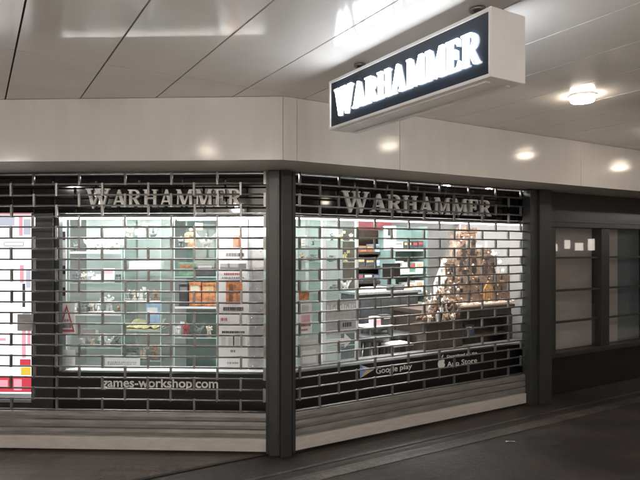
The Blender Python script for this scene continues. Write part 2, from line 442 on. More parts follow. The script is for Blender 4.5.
# fascia: one line of panels along each front, a short return at the corner
K1 = ax(L, 283, FR_L); K2 = ax(R, 297, FR_R)
def fascia(F, x0, x1, d):
    mb = MB(); o = Vector(world(F, 0, 0, 0))
    mb.box(x0 + .002, x1 - .002, d, d + .03, FAS_B - CEIL, -.002, bev=.003)
    p = mb.build('fascia_panel', 'fascia', can); p.location = world(F, 0, 0, 0); p.rotation_euler = (0, 0, F.a); return p
fascia(L, -4.4, K1, FR_L); fascia(L, -8.6, -4.4, FR_L)
J1, J2 = ax(R, 400, FR_R), ax(R, 581, FR_R)
for x0, x1 in ((K2, J1), (J1, J2), (J2, J2 + 2.4), (J2 + 2.4, J2 + 4.8)): fascia(R, x0, x1, FR_R)
pa, pb = Vector(wl(K1, FR_L)), Vector(wr(K2, FR_R))
nn = (pb - pa).normalized(); nv = Vector((-nn.y, nn.x))
mb = MB(); mb.slab([pa + nn * .002, pb - nn * .002, pb - nn * .002 + nv * .028, pa + nn * .002 + nv * .028], FAS_B - CEIL, -.002)
mb.build('fascia_panel', 'fascia', can)
mb = MB()
iL0, iL1, iR0, iR1 = wl(-8.6, FR_L + .031), wl(K1, FR_L + .031), wr(K2 + .01, FR_R + .031), wr(8.4, FR_R + .031)
cc = wl(0, .10)
mb.slab([iL0, iL1, iR0, iR1, wr(8.4, .12), tuple(CORNER.to_2d() + Vector((0, .12))), wl(-8.6, .12)], FAS_B + .012 - CEIL, FAS_B + .03 - CEIL)
mb.build('fascia_underside', 'fascia_trim', can)

# ------------------------------------------------------------------ hanging sign
nx, ny = .684, 2.30
hs = thing('hanging_sign', 'long box sign of glowing white capitals on dark blue, hung from the canopy', 'sign', R, (0, 0, 0))
hx = (Vector((nx, ny, 0)) - CORNER).dot(R.x); hy = (Vector((nx, ny, 0)) - CORNER).dot(R.n)
hs.location = world(R, hx, hy, 2.335); hs.rotation_euler = (0, 0, R.a)
# local: x = thickness (0 .. .205), y = length away from the camera (0 .. 1.23), z = height
SL, SH, ST = 1.23, .283, .205
mb = MB(); t = .015
mb.box(0, ST, 0, t, 0, SH, bev=.003); mb.box(0, ST, SL - t, SL, 0, SH, bev=.003)
mb.box(.001, ST - .001, t, SL - t, .001, t); mb.box(.001, ST - .001, t, SL - t, SH - t, SH - .001)
mb.build('case', 'sign_case', hs)
mb = MB()
for x0 in (.03, .15): mb.box(x0, x0 + .025, t + .04, SL - t - .04, -.006, .0008)
mb.build('bottom_rail', 'sign_case', hs)
for face, xx, rz in ((0, .012, -PI / 2), (1, ST - .012, PI / 2)):
    mb = MB(); mb.box(xx - .004, xx + .004, t, SL - t, t, SH - t)
    fp = mb.build('face_panel', 'sign_face', hs)
    gap = .10; big = 1.16; hgt = .135
    tot = sum(GLYPH[c][0] * (big if i == 0 else 1) for i, c in enumerate(WORD)) + gap * 8
    width = 1.10; k = width / tot; cur = 0
    for i, c in enumerate(WORD):
        s = big if i == 0 else 1
        me = outline_mesh(GLYPH[c][1], .012, k * s, hgt * s)
        if face == 0: loc = (xx - .0105, SL - .065 - cur, .075 - (.09 * hgt if i == 0 else 0))
        else: loc = (xx + .0105, .065 + cur, .075 - (.09 * hgt if i == 0 else 0))
        mesh_part('letter', me, 'sign_glow', fp, loc, rz)
        cur += (GLYPH[c][0] * s + gap) * k
for yy in (.17, SL - .17):
    mb = MB(); mb.cyl((ST / 2, yy, SH - .001), (ST / 2, yy, CEIL - 2.335 - .012), .014, seg=12)
    mb.cyl((ST / 2, yy, CEIL - 2.335 - .014), (ST / 2, yy, CEIL - 2.335 - .001), .034, seg=16)
    mb.build('bracket', 'steel', hs)

# ------------------------------------------------------------------ canopy lights
def ceiling_light(x, y):
    o = thing('ceiling_light', 'lit round warm ceiling light between the hanging sign and the right edge', 'ceiling light', W, (x, y, CEIL), 'round lights in the canopy')
    mb = MB(); mb.cyl((0, 0, -.012), (0, 0, -.0005), .088, .094, seg=28)
    mb.build('trim', 'sign_case', o)
    mb = MB(); mb.cyl((0, 0, -.046), (0, 0, -.012), .074, .082, seg=28)
    mb.build('diffuser', 'lamp_glow', o)
    return o
lamp = ceiling_light(1.79, 3.92)
for (x, y) in ((3.05, 5.03), (4.62, 5.94), (-1.37, 1.90), (-5.3, -2.25), (-3.15, -5.69), (7.17, 1.27), (-4.4, .5), (-1.2, -.4), (1.9, -.5), (4.9, .2), (-6.6, 2.4), (-1.0, -3.2), (2.4, -3.4), (5.8, -2.4), (7.6, 7.2)):  # early ones follow reflections; later ones are unseen lamps added for fill
    c = copy_tree(lamp); c.location = (x, y, CEIL)
    if y < 1.0 or x > 7.5 or x < -6:                            # out-of-view lamps, made far brighter to fill the fronts and ceiling
        for ch in c.children:
            if ch.name.startswith('diffuser'):
                ch.data = ch.data.copy(); ch.data.materials.clear(); ch.data.materials.append(M['lamp_glow_fill'])
    c['label'] = 'round warm ceiling light out of view, placed by its reflection or added as fill light'

# ------------------------------------------------------------------ the shop: shell
shop = thing('corner_shop', 'corner shop with black header boards and bright windows behind grille shutters', 'shop', W, tuple(CORNER))
def shop_part(name, mb, m, F, label=None, parent=None):
    o = mb.build(name, m, parent or shop)
    o.location = world(F, 0, 0, 0) - CORNER if parent is None and F is not W else (0, 0, 0)
    o.rotation_euler = (0, 0, F.a)
    return o
# floor, ceiling, walls in world axes
back = [wr(3.75, 3.6), (-3.75, wr(3.75, 3.6)[1] + .1)]
room = [wl(-3.5, .12), wl(-.05, .14), wr(.03, .14), wr(3.29, .31), wr(3.75, .76), back[0], back[1]]
lw = lambda p: (p[0] - CORNER.x, p[1] - CORNER.y)
mb = MB(); mb.slab([lw(p) for p in room], .012, .03); mb.build('floor', 'shop_floor', shop)
mb = MB(); mb.slab([lw(p) for p in room], 2.50, 2.60); mb.build('ceiling', 'white_wall', shop)
def wall_run(p, q, th=.12, z0=.03, z1=2.5, m='white_wall'):
    p, q = Vector(lw(p)), Vector(lw(q)); dv = (q - p).normalized(); nv = Vector((-dv.y, dv.x))
    mb = MB(); mb.slab([p, q, q - nv * th, p - nv * th], z0, z1); mb.build('wall', m, shop)
for k in range(3, 7): wall_run(room[k], room[(k + 1) % 7])
# corner post: one leg on each front with a dark slot between them
xa, xb = ax(L, 268.5, -.06), ax(L, 280.3, -.06)
mb = MB(); mb.box(xa, xb, -.06, .12, 0, FAS_B + .008, bev=.004)
mb.box(xa + .02, xb - .02, -.066, -.0605, .12, FAS_B - .1)
shop_part('corner_post', mb, 'dark_frame', L)
xa, xb = ax(R, 281.6, -.06), ax(R, 292, -.06)
mb = MB(); mb.box(xa, xb, -.06, .12, 0, FAS_B + .008, bev=.004)
shop_part('corner_post', mb, 'dark_frame', R)
mb = MB(); mb.cyl((-.02, .02, 0), (-.02, .02, FAS_B + .008), .045, seg=16); shop_part('corner_post', mb, 'black_film', W)
XL1 = ax(L, 267.5, .18); XR0 = ax(R, 293, .18)
XR1 = R_END + .34
# header boards with mounted letters
mb = MB(); mb.box(L_END, XL1, .16, .30, HEAD_B, FAS_B + .011)
hl = shop_part('header_panel', mb, 'gloss_black', L)
mb = MB(); mb.box(XR0, XR1, .16, .30, HEAD_B, FAS_B + .011)
hr = shop_part('header_panel', mb, 'gloss_black', R)
z0 = az(L, 160, 207, .14); z1 = az(L, 160, 189.5, .14)
serif_word(hl, ax(L, 86, .14), ax(L, 242, .14), z0, z1 - z0, .024, .143, 'letter_metal')
z0 = az(R, 355, 211, .14); z1 = az(R, 355, 192.5, .14)
serif_word(hr, ax(R, 342, .14), ax(R, 491, .14), z0, z1 - z0, .024, .143, 'letter_metal')
# black lower bands with lettering and emblems
mb = MB(); mb.box(ax(L, 55, .18), XL1, .18, .26, BAND_B, BAND_T)
bl = shop_part('base_panel', mb, 'black_film', L)
mb = MB(); mb.box(XR0, XR1, .18, .26, BAND_B, BAND_T)
br = shop_part('base_panel', mb, 'black_film', R)
me = sans_text('games-workshop.com', .1, .004, ax(L, 218, .175) - ax(L, 101.5, .175), bold=.0016)
zz = az(L, 158, 387.3, .175); zt = az(L, 158, 378, .175); kz = (zt - zz) / .072
for v in me.vertices: v.co.z *= kz
mesh_part('lettering', me, 'letter_white', bl, (ax(L, 101.5, .175), .1765, zz))
# play-store mark: a four-coloured arrow and its words
x0, zc = at(R, 360, 371.5, .175); x1 = ax(R, 374, .175); hh = .062
mb = MB()
apex = (x1, zc); ta = (x0, zc + hh); tb = (x0, zc - hh); mid = (x0 + (x1 - x0) * .42, zc)
for tri, mm in (((ta, mid, tb), 'play_blue'), ((ta, apex, mid), 'play_grey'), ((tb, mid, apex), 'play_amber')): mb.prism(tri, .1745, .1775, mm)
em = mb.build('emblem', None, br)
def words(txt, p0, p1, d, parent, m='letter_white', rise=None):
    (xa, za), (xb, zb) = at(R, p0[0], p0[1], d), at(R, p1[0], p1[1], d)
    me = sans_text(txt, .1, .003, xb - xa, bold=.0006)
    ht = rise or .055; k = ht / .072
    for v in me.vertices: v.co.z *= k
    mesh_part('lettering', me, m, parent, (xa, d, za))
words('Google', (376, 374), (397.5, 370.3), .1765, br, rise=.058)
words('play', (400, 370), (412, 368), .1765, br, rise=.050)
words('Download on the', (447, 357.5), (477, 353), .1765, br, rise=.022)
words('App', (447, 367), (459, 365), .1765, br, rise=.052)
words('Store', (461.5, 364.6), (477, 362), .1765, br, rise=.052)
# fruit mark: bitten body and a leaf
(xc, zc) = at(R, 441.5, 362.5, .176); s = .052
body = []
for k in range(40):
    an = 2 * PI * k / 40; r = 1.0
    x = math.cos(an); z = math.sin(an) * 1.05
    z -= .16 * math.exp(-(x / .22) ** 2) * (1 if z > 0 else -.55)
    dx, dz = x - 1.12, z - .16
    dist = math.hypot(dx, dz)
    if dist < .42: x = 1.12 + dx / dist * .42; z = .16 + dz / dist * .42
    body.append((xc + x * s * .92, zc - .012 + z * s * .95))
mb = MB(); mb.prism(body, .1745, .1775)
mb.prism([(xc, zc + .046), (xc + .006, zc + .064), (xc + .024, zc + .078), (xc + .022, zc + .060), (xc + .010, zc + .048)], .1745, .1775)
mb.build('emblem', 'letter_white', br)
# stall risers below
mb = MB(); mb.box(ax(L, 55, .2), XL1, .20, .28, .004, BAND_B - .002); shop_part('stall_riser', mb, 'dark_frame', L)
mb = MB(); mb.box(XR0, XR1, .20, .28, .004, BAND_B - .002); shop_part('stall_riser', mb, 'dark_frame', R)
# windows: frame, head, pane
def window(F, x0, x1):
    mb = MB()
    mb.box(x0, x0 + .035, .20, .26, BAND_T + .002, HEAD_B - .002); mb.box(x1 - .035, x1, .20, .26, BAND_T + .002, HEAD_B - .002)
    mb.box(x0 + .0345, x1 - .0345, .232, .258, HEAD_B - .02, HEAD_B - .0025)
    fr = shop_part('window_frame', mb, 'dark_frame', F)
    mb = MB(); mb.box(x0 + .036, x1 - .036, .262, .36, HEAD_B - .035, HEAD_B - .003); mb.build('head_trim', 'white_card', fr)
    mb = MB(); mb.box(x0 + .036, x1 - .036, .265, .300, HEAD_B - .0465, HEAD_B - .0355); mb.build('light_strip', 'window_led' if F is L else 'window_led_dim', fr)
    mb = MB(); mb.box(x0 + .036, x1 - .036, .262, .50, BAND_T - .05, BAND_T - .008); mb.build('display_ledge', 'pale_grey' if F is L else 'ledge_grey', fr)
    mb = MB(); mb.box(x0 + .035, x1 - .035, DG, DG + .006, BAND_T + .003, HEAD_B - .003); mb.build('pane', 'window_glass', fr)
window(L, ax(L, 55, .2), XL1 + .02)
window(R, XR0 - .02, XR1)
# door zone at the far left: a dark jamb, then the entrance bay
xj0, xj1 = ax(L, 33, .2), ax(L, 55, .2) - .002
mb = MB(); mb.box(xj0, xj1, .17, .34, .004, HEAD_B - .001, bev=.004); shop_part('door_jamb', mb, 'dark_frame', L)
mb = MB(); mb.box(ax(L, 18, .165), ax(L, 34, .165) - .004, .155, .168, az(L, 26, 331, .16), az(L, 26, 314, .16)); 
db = shop_part('door_plate', mb, 'grey_card', L)
mb = MB(); mb.box(L_END, xj0 - .003, .20, .28, .004, .33); shop_part('stall_riser', mb, 'dark_frame', L)
# left continuation of the shop wall, past the picture
mb = MB(); mb.box(-8.6, L_END - .04, -.02, .3, 0, FAS_B + .008); shop_part('wall', mb, 'dark_pilaster', L)
# right pilaster
p0, p1, p2 = ax(R, 531, -.08), ax(R, 540, -.10), ax(R, 552, -.10)
mb = MB(); mb.box(p0, p1 - .002, -.075, .02, 0, FAS_B + .009, bev=.004); mb.box(p1, p2, -.10, .13, 0, FAS_B + .010, bev=.004)
shop_part('pilaster', mb, 'dark_frame', R)
# upper wall of the shop over the canopy edge is hidden; room lights
def shop_light(x, y, rz, first=None):
    if first is None:
        o = thing('shop_light', 'long lit ceiling light inside the shop, hidden by the header boards', 'ceiling light', W, (x, y, 2.5), 'ceiling lights inside the shop', rz)
        mb = MB(); mb.box(-.72, .72, -.10, .10, -.045, -.001, bev=.004); mb.build('housing', 'white_card', o)
        mb = MB(); mb.box(-.69, .69, -.08, .08, -.058, -.046); mb.build('diffuser', 'shop_tube', o)
        return o
    o = copy_tree(first); o.location = (x, y, 2.5); o.rotation_euler.z = rz; return o
sl = shop_light(-2.4, 5.35, rad(-2.5))
for a in ((-1.0, 5.35, rad(-2.5)), (-2.2, 7.3, 0), (-.5, 7.2, 0), (.75, 6.0, rad(31)), (1.1, 7.3, rad(31)), (-.3, 8.7, 0)): shop_light(*a, first=sl)

# ------------------------------------------------------------------ roller shutters
PITCH = .0873; Z0 = .333; NR = 22
def shutter(F, x0, x1, phase, label):
    o = thing('roller_shutter', label, 'roller shutter', F, (0, 0, 0))
    mb = MB()
    for k in range(NR + 1):
        z = Z0 + PITCH * k + random.uniform(-.0012, .0012)
        mb.cyl((x0, random.uniform(-.002, .002), z + random.uniform(-.0016, .0016)), (x1, random.uniform(-.002, .002), z + random.uniform(-.0016, .0016)), .0076, seg=8)
    lp = .378
    for k in range(NR):
        z = Z0 + PITCH * k
        off = phase + (lp / 2 if k % 2 else 0)
        n0 = math.ceil((x0 + .02 - off) / lp); n1 = math.floor((x1 - .02 - off) / lp)
        for n in range(n0, n1 + 1):
            x = off + n * lp + random.uniform(-.004, .004)
            mb.box(x - .0083, x + .0083, -.0095, .0095, z - .009, z + PITCH + .009)
        if k % 2 == 0:
            mb.box(x0 + .004, x0 + .016, -.0085, .0085, z - .008, z + PITCH + .008)
        else:
            mb.box(x1 - .016, x1 - .004, -.0085, .0085, z - .008, z + PITCH + .008)
    mb.build('grille', 'steel', o)
    zb = .125; hgt = (Z0 - .012 - zb) / 3
    for k in range(3):
        mb = MB(); a = zb + hgt * k + .002; b = a + hgt - .004
        mb.prism([(0, 0)] * 0 or [(-.009, a), (.006, a + .003), (.009, (a + b) / 2), (.006, b - .003), (-.009, b)], x0, x1)
        # profile is in (depth, z): turn so it runs along x
        for v in mb.bm.verts: v.co = Vector((v.co.y, -v.co.x, v.co.z))
        mb.build('slat', 'slat', o)
    mb = MB(); mb.box(x0, x1, -.018, .018, .018, .121, bev=.004); mb.build('bottom_bar', 'bar_white', o)
    for xg, s in ((x0, -1), (x1, 1)):
        mb = MB(); e0, e1 = sorted((xg - s * .008, xg + s * .022))
        mb.box(e0, e1, -.024, -.0185, .002, FAS_B + .007); mb.box(e0, e1, .019, .026, .002, FAS_B + .007)
        w0, w1 = sorted((xg + s * .014, xg + s * .022)); mb.box(w0, w1, -.0187, .0192, .002, FAS_B + .007)
        mb.build('guide_rail', 'dark_frame', o)
    return o
xl1 = ax(L, 267.3, 0)
# link phase measured on the row between rods 20 and 21 of the left shutter
shutter(L, L_END, xl1, ax(L, 148.2, 0), 'left grille roller shutter, seen square on, lowered over the shop windows')
shutter(R, ax(R, 293.3, 0), R_END - .004, ax(R, 319.5, 0), 'right grille roller shutter, receding from the corner post, lowered to the pavement')

# ------------------------------------------------------------------ neighbouring shop front
nb = thing('neighbour_shopfront', 'dim dark framed shop front with blinded windows to the right of the shutters', 'shop front', R, (p2 + .003, 0, 0))
NX = p2 + .003
def nbox(mb, x0, x1, y0, y1, z0, z1, **k): return mb.box(x0 - NX, x1 - NX, y0, y1, z0, z1, **k)
dn = .05
zt, zb_ = az(R, 575, 228, dn), az(R, 575, 349, dn)
xs = [ax(R, 552.5, dn), ax(R, 598, dn), ax(R, 606, dn)]
w1 = xs[1] - xs[0]; pitch = xs[2] - xs[0]
x_end = xs[0] + pitch * 4
mb = MB(); nbox(mb, NX + .001, x_end, .02, .2, zt + .06, FAS_B + .009); mb.build('transom_panel', 'dark_pilaster', nb)
mb = MB(); nbox(mb, NX + .001, x_end, .09, .2, .006, zb_ - .06); mb.build('stall_riser', 'black_film', nb)
mb = MB(); nbox(mb, NX + .001, x_end, .0, .2, zb_ - .058, zb_ - .002, bev=.004); mb.build('sill', 'dark_pilaster', nb)
mb = MB(); nbox(mb, NX + .001, x_end, -.005, .2, zt + .003, zt + .057, bev=.004); mb.build('window_head', 'dark_pilaster', nb)
for k in range(5):
    xm = xs[0] + pitch * k
    mb = MB(); nbox(mb, xm - (pitch - w1) + .001, xm - .001, .005, .2, zb_ + .001, zt - .001, bev=.004); mb.build('mullion', 'dark_pilaster', nb)
for k in range(4):
    x0, x1 = xs[0] + pitch * k, xs[0] + pitch * k + w1
    mb = MB()
    for f in (.245, .51, .765):
        z = zt + (zb_ - zt) * f; nbox(mb, x0, x1, .035, .07, z - .011, z + .011)
    wd = mb.build('window', 'dark_frame', nb)
    mb = MB(); nbox(mb, x0, x1, .048, .054, zb_ + .001, zt - .001); mb.build('pane', 'window_glass', wd)
    mb = MB()
    if k == 1:
        xm = x0 + (x1 - x0) * .44
        nbox(mb, x0, xm, .13, .135, zb_ + .001, zt - .001, m='blind'); nbox(mb, xm + .002, x1, .13, .135, zb_ + .001, zt - .001, m='blind_blue'); mb.build('blind', None, wd)
    else:
        nbox(mb, x0, x1, .13, .135, zb_ + .001, zt - .001); mb.build('blind', 'blind', wd)
mb = MB(); nbox(mb, 3.96, x_end, 1.3, 1.4, .1, 2.45)
mb.slab([(p[0] - NX, p[1]) for p in ((3.40, .22), (3.44, .22), (3.955, .74), (3.955, 1.4), (3.92, 1.4), (3.92, .76))], .1, 2.45)
mb.slab([(p[0] - NX, p[1]) for p in ((3.45, .2005), (x_end - .001, .2005), (x_end - .001, 1.299), (3.96, 1.299), (3.96, .73))], 2.4, 2.45); nbox(mb, x_end, x_end + .1, .2005, 1.4, .1, 2.45); mb.build('back_room', 'white_wall', nb)
mb = MB(); nbox(mb, NX + .9, x_end - .2, .85, .95, 2.34, 2.39); mb.build('room_light', 'dim_tube', nb)
mb = MB(); nbox(mb, x_end - .05, 8.6, .0, .2, 0, FAS_B + .008); mb.build('wall', 'dark_pilaster', nb)

# ------------------------------------------------------------------ things inside: helpers
def board(F, px0, py0, px1, py1, d, m, name, label, cat, th=.006, group=None):
    """an upright rectangular card or board, given by its photo box on plane d; returns (object, width, height), origin at lower left"""
    pm = (px0 + px1) / 2
    xa, xb = ax(F, px0, d), ax(F, px1, d); za, zb = az(F, pm, py1, d), az(F, pm, py0, d)
    mb = MB(); mb.box(0, xb - xa, 0, th, 0, zb - za)
    o = mb.build(name, m, None, F, (xa, d, za))
    tag(o, label, cat, group)
    return o, xb - xa, zb - za
def patch(o, w, h, u0, u1, v0, v1, m, name='print', lift=.002):
    """a printed area on a board, u from the left, v from the top (0..1)"""
    mb = MB(); mb.box(u0 * w, u1 * w, -lift, -.0002, (1 - v1) * h, (1 - v0) * h)
    return mb.build(name, m, o)
def scribble(o, w, h, u0, u1, v0, v1, m='ink', rows=1, dens=.6):
    mb = MB(); rh = (v1 - v0) / rows
    for r in range(rows):
        u = u0
        while u < u1:
            du = random.uniform(.015, .05)
            mb.box(u * w, min(u1, u + du) * w, -.0016, -.0002, (1 - v0 - rh * (r + .75)) * h, (1 - v0 - rh * r) * h)
            u += du + random.uniform(.01, .03) / dens * .6
    return mb.build('text_line', m, o)
def figure(kind, m, h):
    """a small painted tabletop figure of height h on a round base"""
    mb = MB(); b = h
    mb.cyl((0, 0, 0), (0, 0, .06 * b), .30 * b, .27 * b, seg=12)
    if kind == 0:      # striding soldier with gun
        mb.cyl((-.10 * b, 0, .06 * b), (-.07 * b, 0, .42 * b), .075 * b, .09 * b, seg=7)
        mb.cyl((.13 * b, .03 * b, .06 * b), (.06 * b, 0, .42 * b), .075 * b, .09 * b, seg=7)
        mb.cyl((0, 0, .38 * b), (0, 0, .74 * b), .14 * b, .19 * b, seg=8)
        mb.ball((-.20 * b, 0, .74 * b), .105 * b); mb.ball((.20 * b, 0, .74 * b), .105 * b)
        mb.cyl((-.22 * b, 0, .7 * b), (-.08 * b, -.2 * b, .52 * b), .06 * b, .05 * b, seg=6)
        mb.cyl((.22 * b, 0, .7 * b), (.06 * b, -.22 * b, .56 * b), .06 * b, .05 * b, seg=6)
        mb.box(-.22 * b, .26 * b, -.28 * b, -.20 * b, .50 * b, .60 * b)
        mb.ball((0, -.02 * b, .86 * b), .10 * b)
    elif kind == 1:    # winged or cloaked beast
        mb.ball((0, 0, .36 * b), .24 * b, sc=(1.2, .8, .9), sub=2)
        for sx in (-1, 1):
            mb.cyl((sx * .14 * b, 0, .06 * b), (sx * .12 * b, 0, .3 * b), .05 * b, .07 * b, seg=6)
            mb.prism([(sx * .1 * b, .45 * b), (sx * .62 * b, .98 * b), (sx * .55 * b, .62 * b), (sx * .40 * b, .50 * b), (sx * .30 * b, .30 * b)], .03 * b, .06 * b)
        mb.cyl((0, -.1 * b, .45 * b), (0, -.26 * b, .74 * b), .09 * b, .06 * b, seg=7)
        mb.ball((0, -.3 * b, .78 * b), .09 * b, sc=(.8, 1.5, .8))
    elif kind == 2:    # tank-like vehicle
        mb.box(-.5 * b, .5 * b, -.24 * b, .24 * b, .16 * b, .5 * b, bev=.03 * b)
        for sy in (-1, 1):
            mb.box(-.58 * b, .58 * b, sy * .25 * b, sy * .38 * b, .06 * b, .46 * b, bev=.05 * b)
        mb.box(-.2 * b, .25 * b, -.16 * b, .16 * b, .5 * b, .74 * b, bev=.04 * b)
        mb.cyl((.2 * b, 0, .63 * b), (.72 * b, 0, .66 * b), .035 * b, seg=7)
    else:              # standard bearer
        mb.cyl((0, 0, .06 * b), (0, 0, .5 * b), .17 * b, .10 * b, seg=8)
        mb.cyl((0, 0, .46 * b), (0, 0, .68 * b), .11 * b, .15 * b, seg=8)
        mb.ball((0, 0, .78 * b), .09 * b)
        mb.cyl((.18 * b, -.04 * b, .06 * b), (.18 * b, -.04 * b, 1.1 * b), .022 * b, seg=6)
        mb.cyl((.14 * b, 0, .64 * b), (.18 * b, -.06 * b, .54 * b), .05 * b, .04 * b, seg=6)
        mb.box(.20 * b, .50 * b, -.05 * b, -.03 * b, .78 * b, 1.08 * b)
        mb.prism([(-.3 * b, .25 * b), (-.12 * b, .25 * b), (-.1 * b, .62 * b), (-.21 * b, .68 * b), (-.32 * b, .60 * b)], -.14 * b, -.11 * b)
    return mb
FIGN = ['soldier miniature', 'winged miniature', 'vehicle miniature', 'banner miniature']
NTH = ['leftmost', 'second', 'third', 'fourth', 'fifth', 'sixth', 'seventh', 'eighth']
def put_figure(F, x, d, z, h, kind, m, colour, where, rz=0.0):
    o = figure(kind, m, h * (1.35 if F is L and h < .2 else 1.0)).build('miniature', m, None, F, (x, d, z + .0008))
    o.rotation_euler.z += rz
    return tag(o, f'{colour} {FIGN[kind]} {where}', 'miniature')
def cabinet(F, px0, px1, d, dep, z0, z1, shelf_py, label, back='teal_panel', strips=(), top_light=True):
    xa, xb = ax(F, px0, d), ax(F, px1, d); w = xb - xa; pm = (px0 + px1) / 2
    o = thing('display_cabinet', label, 'display cabinet', F, (xa, d, z0))
    H = z1 - z0
    mb = MB(); mb.box(0, w, 0, dep, 0, .03); mb.build('base', 'pale_grey', o)
    mb = MB(); mb.box(.004, w - .004, dep - .012, dep, .0305, H - .031); mb.build('back_panel', back, o)
    mb = MB(); mb.box(0, w, 0, dep, H - .03, H); mb.build('top', 'pale_grey', o)
    for x0 in (0, w - .006):
        mb = MB(); mb.box(x0, x0 + .006, .004, dep - .013, .0305, H - .0305); mb.build('side_pane', 'cabinet_glass', o)
        mb = MB(); mb.box(x0 - .001, x0 + .007, -.003, .0035, .0305, H - .0305); mb.build('glass_edge', 'glass_edge', o)
    zs = []
    for k, py in enumerate(shelf_py):
        z = az(F, pm, py, d) - z0; zs.append(z + z0 + .004)
        mb = MB(); mb.box(.007, w - .007, .004, dep - .013, z - .004, z + .004); sh = mb.build('shelf', 'cabinet_glass', o)
        mb = MB(); mb.box(.007, w - .007, .0, .0035, z - (.016 if k in strips else .004), z + .004)
        mb.build('price_strip' if k in strips else 'shelf_edge', 'white_card' if k in strips else 'glass_edge', sh)
    if top_light:
        mb = MB(); mb.box(.02, w - .02, .03, .07, H - .045, H - .0305); mb.build('light_strip', 'strip_glow', o)
    return o, xa, w, zs

# ------------------------------------------------------------------ left window contents
D1 = .62
c1 = cabinet(L, 69, 122, D1, .36, .45, 1.96, (252, 283, 314, 348), 'tall glass cabinet of white figures at the left of the left window', strips=(0, 2))
c2 = cabinet(L, 124, 161, D1, .36, .45, 1.96, (239, 270, 301, 331, 361), 'tall glass cabinet with terrain tiles, second from the left post', strips=(2,))
c3 = cabinet(L, 174, 217, D1 - .05, .40, .45, 1.945, (249, 277, 307, 338), 'glass cabinet with dark green back and orange boxes beside the white poster', back='teal_dark', strips=(2,), top_light=True)
def fill(c, F, k, where, items, d):
    o, xa, w, zs = c
    for i, (px, h, kind, m, colour) in enumerate(items):
        put_figure(F, ax(F, px, d), d, zs[k], h, kind, m, colour, where.format(NTH[i]), random.uniform(-.6, .6))
dF = D1 + .12
fill(c1, L, 0, 'on the top shelf of the leftmost cabinet, {} from left', [(76, .07, 0, 'model_grey', 'dark grey'), (91, .10, 1, 'model_white', 'white'), (99, .10, 0, 'model_white', 'white'), (107, .11, 1, 'model_white', 'small white'), (117, .11, 1, 'model_bone', 'bone white')], dF)
fill(c1, L, 1, 'on the second shelf of the leftmost cabinet, {} from left', [(77, .08, 3, 'model_grey', 'dark grey'), (84, .07, 0, 'model_bone', 'pale'), (91, .08, 0, 'model_white', 'white'), (98, .07, 2, 'model_white', 'white'), (118, .07, 2, 'model_grey', 'grey')], dF)
fill(c1, L, 2, 'on the third shelf of the leftmost cabinet, {} from left', [(75, .08, 0, 'model_white', 'white'), (84, .07, 2, 'model_grey', 'grey'), (92, .08, 0, 'model_bone', 'pale'), (99, .09, 3, 'model_white', 'white'), (109, .13, 0, 'model_white', 'tall white'), (119, .06, 0, 'model_tan', 'tan')], dF)
fill(c1, L, 3, 'on the lowest shelf of the leftmost cabinet, {} from left', [(83, .08, 0, 'model_white', 'white'), (93, .10, 3, 'model_bone', 'pale'), (101, .07, 0, 'model_white', 'white'), (108, .08, 1, 'model_white', 'white'), (117, .07, 0, 'model_grey', 'grey')], dF)
fill(c2, L, 0, 'on the top shelf of the second cabinet, {} from left', [(130, .09, 0, 'model_bone', 'pale'), (140, .10, 3, 'model_white', 'white'), (153, .09, 1, 'model_grey', 'grey')], dF)
fill(c2, L, 2, 'on the third shelf of the second cabinet, {} from left', [(127, .08, 0, 'model_white', 'white'), (134, .07, 0, 'model_bone', 'bone'), (141, .08, 3, 'model_white', 'white'), (148, .07, 0, 'model_white', 'white'), (156, .08, 0, 'model_tan', 'tan')], dF)
fill(c2, L, 4, 'on the lowest shelf of the second cabinet, {} from left', [(129, .09, 2, 'model_grey', 'grey'), (144, .08, 3, 'model_bone', 'pale'), (155, .10, 0, 'model_tan', 'tan')], dF)
fill(c3, L, 0, 'on the top shelf of the orange box cabinet, {} from left', [(181, .09, 0, 'model_grey', 'grey'), (191, .22, 3, 'model_tan', 'tall tan'), (206, .12, 1, 'model_grey', 'grey')], D1 + .06)
fill(c3, L, 3, 'on the lowest shelf of the orange box cabinet, {} from left', [(179, .09, 3, 'model_white', 'white'), (186, .10, 0, 'red_print', 'red'), (198, .10, 1, 'model_grey', 'grey'), (209, .08, 0, 'model_bone', 'pale')], D1 + .06)
# cards and boxes standing on shelves
def box_on(F, px0, px1, py0, zbase, d, dep, m, label, cat='box', name='game_box', deco=True):
    pm = (px0 + px1) / 2; xa, xb = ax(F, px0, d), ax(F, px1, d); h = az(F, pm, py0, d) - zbase
    mb = MB(); mb.box(0, xb - xa, 0, dep, 0, h, bev=min(.003, h * .1))
    o = mb.build(name, m, None, F, (xa, d, zbase + .0008)); tag(o, label, cat)
    if deco:
        w = xb - xa
        mb = MB(); mb.box(.12 * w, .88 * w, -.0015, -.0002, .62 * h, .86 * h); mb.build('title_panel', 'white_card' if deco is True else deco, o)
    return o
zs1, zs2, zs3 = c1[3], c2[3], c3[3]
box_on(L, 103, 114, 268.5, zs1[1], D1 + .04, .02, 'white_card', 'small white and pink card on the second shelf of the leftmost cabinet', 'card', 'info_card', 'pink_print')
box_on(L, 129, 160, 261.5, zs2[1], D1 + .04, .12, 'white_card', 'long white box with faint print on the second cabinet second shelf', 'box', 'game_box', 'pale_grey')
box_on(L, 146, 159, 304, zs2[3] if False else zs2[2] - .155 if False else zs2[3], D1 + .10, .10, 'blue_pale', 'pale blue box standing behind the terrain tile in the second cabinet', 'box', 'game_box', 'white_card')
box_on(L, 179, 188, 284, zs3[2], D1, .12, 'dark_box', 'dark narrow box left of the orange boxes', 'box', 'game_box', 'ink_grey')
